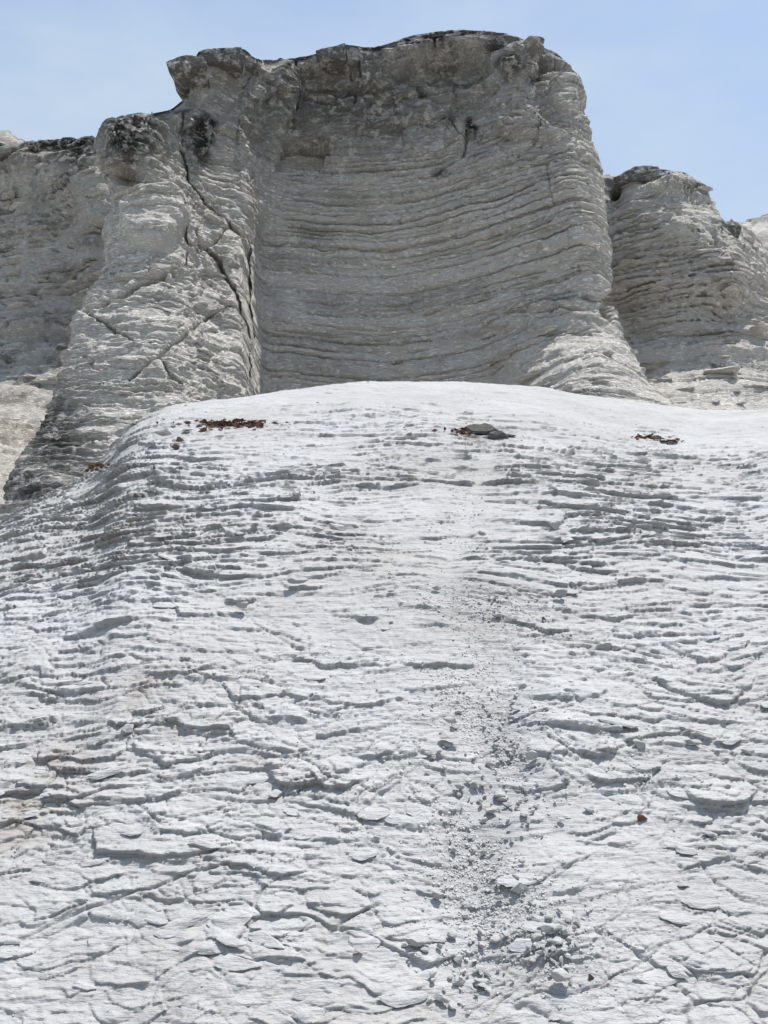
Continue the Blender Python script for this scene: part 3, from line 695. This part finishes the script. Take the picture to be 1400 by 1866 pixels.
# ---- farthest shoulder at the right edge
far_cols = [[(1250, 900, 38), (1250, 700, 39), (1250, 560, 40), (1252, 460, 41), (1255, 420, 43)], [(1310, 900, 37), (1310, 700, 38), (1310, 560, 39), (1312, 460, 40), (1320, 412, 42)], [(1360, 900, 36.5), (1360, 700, 37.5), (1360, 560, 38.5), (1360, 460, 39.5), (1362, 402, 42)],
            [(1420, 900, 36), (1420, 700, 37), (1420, 560, 38), (1420, 460, 39), (1420, 398, 42)], [(1520, 900, 36), (1520, 700, 37), (1520, 560, 38), (1520, 460, 39), (1520, 410, 42)], [(1680, 900, 36), (1680, 700, 37), (1680, 560, 38), (1680, 470, 39), (1680, 440, 42)], [(1900, 900, 36), (1900, 720, 37), (1900, 600, 38), (1900, 540, 39), (1900, 500, 42)]]
S, arc = cliff_sheet(far_cols, 160, 140, (-1, 5, 0), (2, 5, 0))
fpx, fpy = project(S)
N, d = cliff_detail(S, arc, 0.9, 0.9, 0.9, 505)
far_cliff = grid_object("cliff_shoulder_right", S + N * d[..., None], M_CLIFF, {"stain_shade": blobs(fpx, fpy, [(1380, 440, 60, 14, .6), (1400, 400, 60, 6, .5)]), "brown": blobs(fpx, fpy, [(1395, 515, 12, 20, .7)])})
structure(far_cliff, "farthest rounded chalk shoulder at the right edge of the view")

# ------------------------------------------------------------------ things lying on the mound
rnd = random.Random(11)
nrg = np.random.default_rng(12)
_sub = (slice(8, 8 + 780, 2), slice(120, 842, 2))
_fp = PM[_sub].reshape(-1, 3); _fn = N_MOUND[_sub].reshape(-1, 3)
_fpx, _fpy = MPX[_sub].reshape(-1).astype(np.float32), MPY[_sub].reshape(-1).astype(np.float32)
# a picture-ordered lookup of the slope
_LW = 4
_lut = np.full((1900 // _LW + 60, 1400 // _LW + 120), -1, np.int64)
_ix, _iy = ((_fpx + 200) / _LW).astype(int), (_fpy / _LW).astype(int)
_ok = (_ix >= 0) & (_ix < _lut.shape[1]) & (_iy >= 0) & (_iy < _lut.shape[0])
_ordr = np.argsort(-_fp[:, 1])
_ordr = _ordr[_ok[_ordr]]
_lut[_iy[_ordr], _ix[_ordr]] = _ordr

def on_slope(px, py):
    """position and broad normal of the mound where the photograph shows a pixel; also metres per pixel there"""
    i, j = int((px + 200) / _LW), int(py / _LW)
    for r in range(0, 7):
        w = _lut[max(j - r, 0):j + r + 1, max(i - r, 0):i + r + 1]
        w = w[w >= 0]
        if len(w):
            q = w[np.argmin((_fpx[w] - px) ** 2 + (_fpy[w] - py) ** 2)]
            p = _fp[q]
            n = _fn[w].mean(0); n = n / np.linalg.norm(n)
            return p, n, p[1] * 1.03 / FPX
    return None

def ico(sub):
    t = (1 + 5 ** 0.5) / 2
    V = [(-1, t, 0), (1, t, 0), (-1, -t, 0), (1, -t, 0), (0, -1, t), (0, 1, t), (0, -1, -t), (0, 1, -t), (t, 0, -1), (t, 0, 1), (-t, 0, -1), (-t, 0, 1)]
    F = [(0, 11, 5), (0, 5, 1), (0, 1, 7), (0, 7, 10), (0, 10, 11), (1, 5, 9), (5, 11, 4), (11, 10, 2), (10, 7, 6), (7, 1, 8), (3, 9, 4), (3, 4, 2), (3, 2, 6), (3, 6, 8), (3, 8, 9), (4, 9, 5), (2, 4, 11), (6, 2, 10), (8, 6, 7), (9, 8, 1)]
    V = [np.array(v) / np.linalg.norm(v) for v in V]
    for _ in range(sub):
        mid, NF = {}, []
        def m(a, b):
            k = (min(a, b), max(a, b))
            if k not in mid:
                v = V[a] + V[b]; V.append(v / np.linalg.norm(v)); mid[k] = len(V) - 1
            return mid[k]
        for a, b, c in F:
            ab, bc, ca = m(a, b), m(b, c), m(c, a)
            NF += [(a, ab, ca), (b, bc, ab), (c, ca, bc), (ab, bc, ca)]
        F = NF
    return np.array(V), np.array(F)
_I1, _I2 = ico(1), ico(2)

def rock_verts(g, base, sx, sy, sz, cuts):
    V = base[0].copy()
    for _ in range(cuts):                                   # chop flat facets off
        n = g.normal(size=3); n /= np.linalg.norm(n)
        d = g.uniform(0.38, 0.75)
        h = V @ n
        V = V - np.where(h > d, h - d, 0)[:, None] * n
    V = V * (1 + 0.025 * g.normal(size=(len(V), 1)))
    return V * (sx, sy, sz)

ROCKS = []
for i in range(16):
    g = np.random.default_rng(100 + i)
    V = rock_verts(g, _I2 if i < 6 else _I1, 1.0, g.uniform(0.5, 0.85), g.uniform(0.35, 0.6), 14)
    ROCKS.append(tri_mesh("stone_shape", V, _I2[1] if i < 6 else _I1[1], M_STONE))
SLABS = []
for i in range(6):
    g = np.random.default_rng(200 + i)
    V = rock_verts(g, _I2, 1.0, g.uniform(0.5, 0.7), g.uniform(0.28, 0.4), 11)
    SLABS.append(tri_mesh("slab_shape", V, _I2[1], M_STONE))
RED_ROCKS = []
for i in range(3):
    g = np.random.default_rng(300 + i)
    RED_ROCKS.append(tri_mesh("red_stone_shape", rock_verts(g, _I2, 1.0, 0.8, 0.7, 9), _I2[1], M_RED))

from mathutils import Matrix, Vector
def seat(o, p, n, rot, size, sink, flat=0.0):
    """stand an object on the slope: its z along the slope normal (or part way to upright)"""
    z = (Vector(n) * (1 - flat) + Vector((0, 0, 1)) * flat).normalized()
    x = Vector((1, 0, 0)); x = (x - z * x.dot(z)).normalized()
    y = z.cross(x)
    m = Matrix((x, y, z)).transposed() @ Matrix.Rotation(rot, 3, 'Z')
    sc = size if isinstance(size, (tuple, list)) else (size,) * 3
    m = m @ Matrix.Diagonal(sc)
    o.matrix_world = Matrix.Translation(Vector(p) + z * sink) @ m.to_4x4()

def stone(px, py, wpx, shape, label, name="loose_stone", group=None, rot=None, flat=0.35, hz=1.0, lift=0.0):
    h = on_slope(px, py)
    if h is None: return None
    p, n, mpp = h
    o = bpy.data.objects.new(name, shape); COL.objects.link(o)
    r = 1.2 * wpx * mpp / 2
    zmax = 0.45 * r * hz
    seat(o, p, n, rnd.uniform(-0.5, 0.5) if rot is None else rot, (r, r, r * hz), 0.35 * zmax + (lift + 0.12) * r, flat)
    o["label"], o["category"] = label, "stone"
    if group: o["group"] = group
    return o

NAMED = [
    (816, 1334, 30, SLABS[0], "white stone topmost of the small pile in mid slope", 0.4, 1.1, 1.0),
    (812, 1350, 38, SLABS[1], "long grey stone leaning under the white one in the small pile", -0.35, 1.1, 0.2),
    (800, 1373, 13, ROCKS[7], "small rounded stone at the lower left foot of the stone pile", 0.2, 1.1, 0.1),
    (810, 1367, 10, ROCKS[8], "smallest stone wedged beneath the long grey stone of the pile", 0.9, 1.1, 0.1),
    (828, 1325, 20, ROCKS[3], "pale stone lying just above the small stone pile", 0.1, 1.0, 0.1),
    (1022, 1092, 36, SLABS[2], "pale flat-topped block lying alone right of the upper gravel patch", 0.0, 1.6, 0.1),
    (1165, 1360, 28, ROCKS[0], "white blocky stone, leftmost of three in a row on the right slope", 0.1, 1.1, 0.1),
    (1262, 1362, 30, SLABS[3], "dark grey flat stone, middle of three in a row on the right slope", -0.1, 1.2, 0.1),
    (1362, 1372, 24, SLABS[4], "dark flat stone near the right edge, rightmost of three in a row", 0.1, 1.2, 0.1),
    (967, 1391, 23, ROCKS[1], "upright grey stone with dark side beside the gravel trail", 0.9, 1.9, 0.3),
    (945, 1630, 31, ROCKS[2], "smooth grey rounded boulder sitting in the lower gravel trail", 0.2, 1.4, 0.2),
    (1027, 1797, 40, SLABS[5], "large grey stone near the bottom edge casting a shadow below it", 0.1, 1.5, 0.3),
    (502, 1451, 28, ROCKS[4], "dark rounded stone tucked under a rock lip left of centre", 0.0, 1.1, 0.1),
    (236, 1331, 32, ROCKS[5], "dull grey round stone half sunk in the left slope", 0.2, 1.0, -0.1),
    (1295, 1527, 30, SLABS[0], "thin grey slab lying loose on the lower right slope", -0.2, 0.8, 0.1),
    (650, 1734, 20, SLABS[1], "small dark flat stone alone on smooth rock below centre", -0.1, 1.2, 0.1),
    (690, 1530, 15, ROCKS[0], "small square grey stone alone on the pale middle slope", 0.0, 0.9, 0.1),
    (797, 1641, 30, SLABS[2], "tilted grey slab on the left side of the lower gravel trail", -0.5, 1.6, 0.1),
    (757, 1724, 42, SLABS[3], "broad pale slab of the stone group left of the lower gravel", 0.1, 1.3, 0.1),
    (734, 1728, 15, ROCKS[9], "small round stone at the left end of the broad pale slab", 0.1, 1.1, 0.1),
    (775, 1735, 16, ROCKS[10], "small round stone at the right end of the broad pale slab", 0.1, 1.1, 0.1),
    (751, 1743, 16, ROCKS[11], "small stone just below the broad pale slab", 0.1, 1.1, 0.1),
    (803, 1826, 24, ROCKS[1], "brownish grey stone at the bottom of the gravel trail", 0.1, 1.2, 0.2),
    (784, 1827, 15, ROCKS[12], "pale pebble touching the left side of the bottom brownish stone", 0.1, 1.0, 0.1),
    (824, 1836, 22, ROCKS[4], "grey stone touching the right side of the bottom brownish stone", 0.4, 1.0, 0.1),
    (833, 1799, 24, ROCKS[2], "rounded stone in the cluster above the bottom brownish stone", 0.3, 1.1, 0.1),
    (879, 1798, 28, SLABS[4], "flat square stone standing out at the bottom of the gravel trail", 0.3, 1.2, 0.1),
    (836, 1752, 24, ROCKS[5], "pale stone beside the brown soil spot in the lower trail", 0.1, 1.1, 0.1),
    (920, 1707, 20, ROCKS[3], "white stone alone in the middle of the lower gravel", 0.6, 1.3, 0.2),
    (1003, 1702, 24, ROCKS[1], "largest white stone of the pebble cluster right of the trail", 0.5, 1.4, 0.3),
    (983, 1717, 26, SLABS[5], "tall tilted slab on the left of the pebble cluster", 1.2, 1.6, 0.2),
    (1033, 1708, 22, ROCKS[5], "grey upright stone on the right of the pebble cluster", 1.1, 1.3, 0.2),
    (1010, 967, 22, ROCKS[0], "angular white block beside a dark crevice on the upper right slope", 0.7, 1.6, 0.2),
    (1031, 991, 30, SLABS[1], "long grey flat stone below the angular white block", 0.0, 1.2, 0.1),
    (905, 1125, 20, SLABS[0], "pale flat stone in the upper gravel patch", 0.2, 1.2, 0.2),
    (792, 1078, 18, ROCKS[2], "grey stone left of the upper gravel patch", 0.2, 1.1, 0.2),
    (690, 1078, 14, ROCKS[13], "left one of two small stones in mid slope left of the gully", 0.8, 1.2, 0.2),
    (714, 1081, 16, ROCKS[14], "right one of two small stones in mid slope left of the gully", 0.2, 1.2, 0.2),
    (612, 969, 34, SLABS[4], "loose slab at the head of a rubble scar left of centre", 0.1, 1.0, 0.2),
    (583, 972, 22, SLABS[5], "tilted slab left of the rubble scar head", 0.8, 1.2, 0.2),
    (442, 1118, 36, SLABS[2], "thick pale slab over a dark gap on the left slope", 0.1, 1.3, 0.3),
    (537, 1070, 40, SLABS[3], "broad loose slab in mid slope left of the rubble scar", 0.1, 1.0, 0.2),
    (300, 797, 44, SLABS[0], "pale slab near the mound's left shoulder", 0.05, 0.9, 0.2),
    (336, 791, 24, SLABS[1], "shorter slab beside the leaf litter on the left shoulder", 0.1, 1.0, 0.2),
    (935, 1281, 16, ROCKS[6], "dark stone at the head of the lower gravel trail", 0.3, 1.2, 0.2),
    (940, 1298, 22, ROCKS[3], "pale round stone just below the dark stone heading the trail", 0.3, 1.1, 0.2),
    (827, 1329, 12, ROCKS[15], "tiny stone above the pile of stones", 0.3, 1.0, 0.2),
    (883, 1500, 20, ROCKS[7], "grey stone half buried in dark gravel", 0.3, 1.1, 0.1),
    (895, 1485, 34, SLABS[2], "light flat rock amid the middle gravel trail", 0.5, 0.9, 0.1),
    (915, 1462, 26, SLABS[3], "pale angular slab at the upper edge of middle gravel", 0.5, 1.0, 0.1),
    (1242, 1613, 24, SLABS[1], "dark narrow slab on the right slope beneath a rock lip", -0.3, 1.0, 0.1),
    (1072, 1480, 20, SLABS[4], "small dark slab on the right border of the gravel", -0.3, 1.0, 0.1),
]
for x, y, w, sh, lab, rot, hz, lift in NAMED:
    stone(x, y, w, sh, lab, rot=rot, hz=hz, lift=lift)
for x, y, w, k, lab in [(1168, 1496, 17, 0, "rusty red stone on the white lower right slope"), (991, 1128, 9, 1, "tiny rusty red stone in the upper gravel patch"),
                        (319, 819, 15, 2, "brown round stone on the left shoulder below the leaf litter"), (329, 806, 15, 0, "tan flat stone on the left shoulder above the brown round one"),
                        (1078, 1787, 12, 1, "small reddish chip near the bottom edge right of the trail")]:
    stone(x, y, w, RED_ROCKS[k], lab, name="red_stone", rot=0.3, hz=1.0, lift=0.2)

# stones of the gravel trail, one by one
TRAIL = [  # px, py, spread x, spread y, how many, size range, label
    (905, 1330, 45, 40, 34, (6, 15), "small angular grey stone in the head of the lower gravel trail"),
    (895, 1440, 55, 50, 52, (6, 17), "small angular grey stone in the middle of the gravel trail"),
    (960, 1470, 50, 50, 24, (6, 14), "small grey stone right of the middle gravel trail"),
    (870, 1570, 50, 60, 34, (6, 16), "small grey stone in the gravel trail above the rounded boulder"),
    (895, 1680, 60, 50, 34, (6, 15), "small grey stone in the gravel trail around the rounded boulder"),
    (1010, 1722, 36, 36, 44, (7, 16), "pale pebble of the cluster right of the lower trail"),
    (850, 1785, 50, 40, 34, (7, 17), "grey stone in the lowest part of the gravel trail"),
    (900, 1105, 85, 22, 30, (4, 9), "small grey stone in the upper gravel patch"),
    (630, 990, 45, 22, 14, (5, 11), "small chip in the rubble scar left of centre"),
]
for cx, cy, sx, sy, cnt, (a, b), lab in TRAIL:
    for _ in range(cnt):
        stone(nrg.normal(cx, sx * 0.95), nrg.normal(cy, sy * 0.85), 1.3 * (a + (b - a) * rnd.random() ** 2.2), rnd.choice(ROCKS[6:] + SLABS[:2]), lab, group=lab.replace("stone", "stones").replace("pebble", "pebbles").replace("chip", "chips"),
              rot=rnd.uniform(-3, 3), hz=rnd.uniform(0.9, 1.4), lift=0.3)

def patch(p):
    q = math.sin(p[0] * 5.1 + 2 * math.sin(p[1] * 3.3)) + math.sin(p[1] * 6.7 + p[0] * 2.9 + 1.3) + 0.8 * math.sin(p[0] * 13 + p[1] * 9)
    return min(1.0, max(0.04, 0.45 + 0.45 * q))

# gravel and chips: too many and too small to count
def gravel(name, spots, label, mat):
    base = np.array([(-1, -1, -1), (1, -1, -1), (1, 1, -1), (-1, 1, -1), (-1, -1, 1), (1, -1, 1), (1, 1, 1), (-1, 1, 1)], float) * 0.62
    tri = np.array([(0, 2, 1), (0, 3, 2), (4, 5, 6), (4, 6, 7), (0, 1, 5), (0, 5, 4), (1, 2, 6), (1, 6, 5), (2, 3, 7), (2, 7, 6), (3, 0, 4), (3, 4, 7)])
    VV, FF, c = [], [], 0
    for cx, cy, sx, sy, cnt, a, b in spots:
        for _ in range(cnt):
            h = on_slope(nrg.normal(cx, sx), nrg.normal(cy, sy))
            if h is None: continue
            p, n, mpp = h
            if patch(p) < rnd.random(): continue
            r = (a + (b - a) * rnd.random() ** 2.2) * mpp / 2
            q = base + nrg.normal(scale=0.22, size=(8, 3))
            q = q * (1.0, nrg.uniform(0.6, 1), nrg.uniform(0.35, 0.7))
            t = rnd.uniform(0, 6.28); ct, st = math.cos(t), math.sin(t)
            q = q @ np.array([(ct, st, 0), (-st, ct, 0), (0, 0, 1)])
            x = np.array((1.0, 0, 0)); x = x - n * (x @ n); x /= np.linalg.norm(x)
            M = np.stack([x, np.cross(n, x), n])
            off = nrg.uniform(-1, 1, 2) * mpp * 3
            VV.append((q * r) @ M + p + n * r * 0.25 + x * off[0] + M[1] * off[1]); FF.append(tri + c); c += 8
    me = tri_mesh(name, np.concatenate(VV), np.concatenate(FF), mat)
    o = bpy.data.objects.new(name, me); COL.objects.link(o)
    o["kind"] = "stuff"; o["label"] = label; o["category"] = "gravel"
    return o
gravel("gravel", [(905, 1330, 35, 30, 1100, 2, 6), (930, 1300, 40, 20, 500, 2, 6), (890, 1440, 42, 40, 2000, 2, 7), (945, 1480, 45, 45, 1200, 2, 7), (868, 1570, 40, 50, 1300, 2, 7), (890, 1680, 50, 50, 1500, 2, 7),
                  (1010, 1722, 45, 60, 350, 3, 8), (850, 1785, 45, 40, 800, 2, 8), (900, 1105, 70, 18, 1300, 2, 5), (840, 1200, 40, 60, 400, 2, 5), (630, 990, 40, 20, 300, 2, 5), (640, 1195, 40, 14, 250, 2, 5), (920, 1450, 150, 200, 2600, 2, 7),
                  (850, 960, 16, 80, 500, 2, 5), (860, 1230, 40, 60, 700, 2, 6), (700, 1300, 420, 300, 2600, 2, 6), (880, 800, 40, 8, 200, 2, 5)],
       "fine grey chalk gravel spilling down the shallow gully", M_GRAVEL)

# dry red-brown leaf litter caught on ledges
def litter(px, py, sx, sy, cnt, label):
    VV, FF, c = [], [], 0
    for _ in range(cnt):
        h = on_slope(px + sx * (nrg.uniform(-1, 1) if rnd.random() < 0.8 else nrg.normal(0, 1.1)), py + sy * nrg.normal(0, 0.4))
        if h is None: continue
        p, n, mpp = h
        L = nrg.uniform(0.018, 0.045)
        t = rnd.uniform(0, 6.28)
        ax = np.array((math.cos(t), math.sin(t) * 0.7, nrg.uniform(-0.1, 0.35))); ax /= np.linalg.norm(ax)
        sd_ = np.cross(ax, nrg.normal(size=3)); sd_ /= np.linalg.norm(sd_)
        up = np.cross(ax, sd_)
        o0 = p + n * nrg.uniform(0.0, 0.03)
        VV += [o0 - ax * L, o0 + sd_ * L * .45 + up * L * .15, o0 + ax * L, o0 - sd_ * L * .45 + up * L * .15, o0 + up * L * 0.02]
        FF += [(c, c + 1, c + 4), (c + 1, c + 2, c + 4), (c + 2, c + 3, c + 4), (c + 3, c, c + 4)]; c += 5
    o = bpy.data.objects.new("leaf_litter", tri_mesh("leaf_litter", VV, FF, M_LEAF)); COL.objects.link(o)
    o["kind"] = "stuff"; o["label"] = label; o["category"] = "leaf litter"
litter(427, 774, 54, 6, 420, "long strip of dry red-brown leaves on the left shoulder of the mound")
litter(371, 785, 8, 3, 20, "few dry red leaves beside the loose slab on the left shoulder")
litter(172, 852, 14, 9, 130, "heap of dry red leaves in the corner where mound meets the left buttress")
litter(1180, 798, 22, 4, 80, "dry brown leaves under the ledge on the right of the mound top")
litter(1220, 806, 14, 3, 40, "few red-brown leaves at the right end of the right ledge")
litter(852, 788, 26, 4, 90, "dark brown leaves caught at the left of the grey rock outcrop")

# ------------------------------------------------------------------ slabs and blocks that cap the cliffs (parts of the cliffs)
def cap_slab(name, parent, outline, Yd, depth, seed, rough=0.07, back=0.8, label=None):
    """a block with the given front outline (picture corners, set at its distance), real depth and a broken surface"""
    import bmesh
    pts = unproject([p[0] for p in outline], [p[1] for p in outline], Yd)
    c = pts.mean(0)
    bm = bmesh.new()
    f = [bm.verts.new(p) for p in pts]
    b = [bm.verts.new(c + (p - c) * (back, 1, back) + np.array((0, depth, 0.0))) for p in pts]
    bm.faces.new(f); bm.faces.new(b[::-1])
    for i in range(len(f)):
        j = (i + 1) % len(f)
        bm.faces.new((f[j], f[i], b[i], b[j]))
    bmesh.ops.triangulate(bm, faces=bm.faces[:])
    for _ in range(2):
        bmesh.ops.subdivide_edges(bm, edges=bm.edges[:], cuts=1, use_grid_fill=True)
    bm.verts.ensure_lookup_table()
    V = np.array([v.co for v in bm.verts])
    for k in range(3):
        dlt = rough * fbm(V[:, 0] * 1.7, V[:, 1] * 1.7, V[:, 2] * 2.6, 4, seed + 7 * k)
        for v, q in zip(bm.verts, dlt): v.co[k] += float(q)
    bmesh.ops.recalc_face_normals(bm, faces=bm.faces[:])
    me = bpy.data.meshes.new(name); bm.to_mesh(me); bm.free()
    for nm, val in (("stain_shade", 0.8), ("brown", 0.1)):
        at = me.attributes.new(nm, 'FLOAT', 'POINT'); at.data.foreach_set("value", np.full(len(me.vertices), val, np.float32))
    me.materials.append(M_CLIFF)
    o = bpy.data.objects.new(name, me); COL.objects.link(o); o.parent = parent
    if label: o["label"] = label
    return o
cap_slab("cap_slab", main_cliff, [(302, 112), (330, 102), (372, 100), (376, 118), (345, 124), (322, 128), (306, 122)], 23.0, 1.4, 601, label="thin beak of dark caprock jutting out to the left")
cap_slab("cap_slab", main_cliff, [(370, 93), (380, 89), (405, 93), (438, 87), (446, 100), (440, 116), (400, 112), (374, 112)], 23.6, 1.5, 611)
cap_slab("cap_slab", main_cliff, [(444, 104), (464, 104), (470, 114), (466, 126), (446, 122)], 24.3, 1.2, 621)
cap_slab("cap_slab", main_cliff, [(574, 94), (600, 86), (628, 80), (630, 108), (600, 106), (580, 104)], 25.3, 1.6, 631, 0.04)
cap_slab("cap_slab", main_cliff, [(630, 81), (655, 90), (652, 108), (631, 108)], 25.4, 1.6, 641, 0.04)
cap_slab("cap_slab", main_cliff, [(905, 66), (940, 66), (950, 76), (940, 86), (905, 80)], 25.2, 1.6, 651, 0.06)
cap_slab("cap_slab", right_cliff, [(1120, 322), (1150, 311), (1200, 309), (1240, 318), (1251, 331), (1220, 336), (1150, 326)], 29.6, 2.0, 661, 0.08, label="flat dark slab capping the right wall")
cap_slab("cap_slab", right_cliff, [(1292, 418), (1320, 410), (1350, 410), (1352, 426), (1320, 430), (1300, 432)], 29.4, 2.0, 671, 0.08)

# ------------------------------------------------------------------ loose rock plates bedded in the mound (parts of the mound)
M_PLATE = rock_material("chalk_plate", (0.465, 0.463, 0.468), (0.41, 0.405, 0.395), (0, 0, 0), (0, 0, 0), scale=1.0, bump=0.4, bump_dist=0.012, bedding=1.1)
PLATES = []
for i in range(10):
    g = np.random.default_rng(400 + i)
    V = rock_verts(g, _I2, 1.0, g.uniform(0.42, 0.62), g.uniform(0.10, 0.17), 12)
    V[:, 2] += 0.02 * fbm(V[:, 0] * 3, V[:, 1] * 3, 0 * V[:, 0], 3, 800 + i)
    me = tri_mesh("plate_shape", V, _I2[1], M_PLATE)
    for nm in ("stain_shade", "brown"):
        me.attributes.new(nm, 'FLOAT', 'POINT')
    PLATES.append(me)
made = 0
while made < 150:
    px, py = rnd.uniform(-20, 1420), 840 + 1020 * rnd.random() ** 0.8
    if abs(px - np.interp(py, [c[1] for c in GULLY], [c[0] for c in GULLY])) < 60: continue
    h = on_slope(px, py)
    if h is None: continue
    p, n, mpp = h
    if np.interp(px, [c[0] for c in CREST], [c[1] for c in CREST]) + 60 > py: continue
    o = bpy.data.objects.new("rock_plate", rnd.choice(PLATES)); COL.objects.link(o); o.parent = mound
    w = 0.035 + 0.08 * rnd.random() ** 1.5
    nn = np.array(n) + np.array((rnd.uniform(-0.08, 0.08), -0.03, 0.12)); nn /= np.linalg.norm(nn)
    seat(o, p, nn, rnd.uniform(-0.5, 0.5), (w, w, w * rnd.uniform(0.7, 1.2)), 0.0)
    made += 1

# ------------------------------------------------------------------ grey ledges breaking through the mound top (parts of the mound)
M_OUT = rock_material("grey_ledge_rock", (0.40, 0.385, 0.35), (0.26, 0.25, 0.22), (0, 0, 0), (0, 0, 0), scale=2.0, bump=0.6, bump_dist=0.03, per_object=True)
LEDGES = []
for i in range(4):
    g = np.random.default_rng(500 + i)
    V = rock_verts(g, _I2, 1.0, g.uniform(0.5, 0.7), g.uniform(0.22, 0.34), 10)
    LEDGES.append(tri_mesh("ledge_shape", V, _I2[1], M_OUT))
for px, py, w, k, rot, hz, up in [(885, 792, 78, 0, -0.15, 1.6, 0.03), (905, 799, 60, 1, 0.15, 1.8, 0.03), (868, 786, 60, 2, 0.1, 0.7, 0.0), (925, 794, 44, 3, -0.3, 0.9, 0.0), (842, 781, 40, 1, 0.1, 0.6, -0.02),
                                  (1195, 796, 60, 3, -0.1, 0.7, 0.0), (1215, 802, 36, 2, -0.2, 0.7, 0.0), (770, 762, 40, 0, 0.0, 0.4, -0.02), (590, 715, 60, 2, 0.0, 0.35, -0.03)]:
    p, n, mpp = on_slope(px, py)
    o = bpy.data.objects.new("ledge_rock", LEDGES[k]); COL.objects.link(o); o.parent = mound
    r = w * mpp / 2
    seat(o, p, n, rot, (r, r, r * hz), up, 0.5)

# ------------------------------------------------------------------ projecting slabs of the beds in the cliffs (parts of the cliffs)
BEDS = []
for i in range(10):
    g = np.random.default_rng(600 + i)
    V = rock_verts(g, _I2, 1.0, g.uniform(0.45, 0.7), g.uniform(0.14, 0.26), 13)
    me = tri_mesh("bed_shape", V, _I2[1], M_CLIFF)
    for nm in ("stain_shade", "brown"): me.attributes.new(nm, 'FLOAT', 'POINT')
    BEDS.append(me)
def bed_slabs(name, parent, Pg, spots):
    qx, qy = project(Pg[:-45])
    n_ = grid_normals(Pg[:-45])
    for x0, x1, y0, y1, cnt, a, b in spots:
        idx = np.argwhere((qx > x0) & (qx < x1) & (qy > y0) & (qy < y1))
        if not len(idx): continue
        for r_, c_ in idx[nrg.integers(0, len(idx), cnt)]:
            p = Pg[r_, c_]
            t_ = Pg[r_, min(c_ + 4, Pg.shape[1] - 1)] - Pg[r_, max(c_ - 4, 0)]
            ang = math.atan2(t_[1], t_[0])
            w = a + (b - a) * rnd.random() ** 2
            o = bpy.data.objects.new(name, rnd.choice(BEDS)); COL.objects.link(o); o.parent = parent
            o.rotation_euler = (rnd.uniform(-0.06, 0.06), rnd.uniform(-0.04, 0.04), ang + rnd.uniform(-0.15, 0.15) + math.pi * rnd.randrange(2))
            o.scale = (w, w * 0.8, w * rnd.uniform(0.5, 1.0))
            o.location = p + np.array((0, 0.12 * w, 0))
bed_slabs("bed_slab", main_cliff, PC, [(900, 1200, 560, 740, 60, 0.2, 0.8), (180, 430, 340, 720, 60, 0.15, 0.5), (880, 1090, 240, 540, 25, 0.2, 0.6), (480, 860, 300, 690, 22, 0.15, 0.5), (920, 1050, 90, 240, 16, 0.2, 0.5), (30, 200, 640, 880, 24, 0.15, 0.4)])
bed_slabs("bed_slab", right_cliff, PR, [(1130, 1390, 430, 740, 60, 0.25, 0.9), (1130, 1280, 330, 430, 10, 0.2, 0.6)])
bed_slabs("bed_slab", left_cliff, PL, [(0, 190, 280, 700, 50, 0.25, 0.9)])
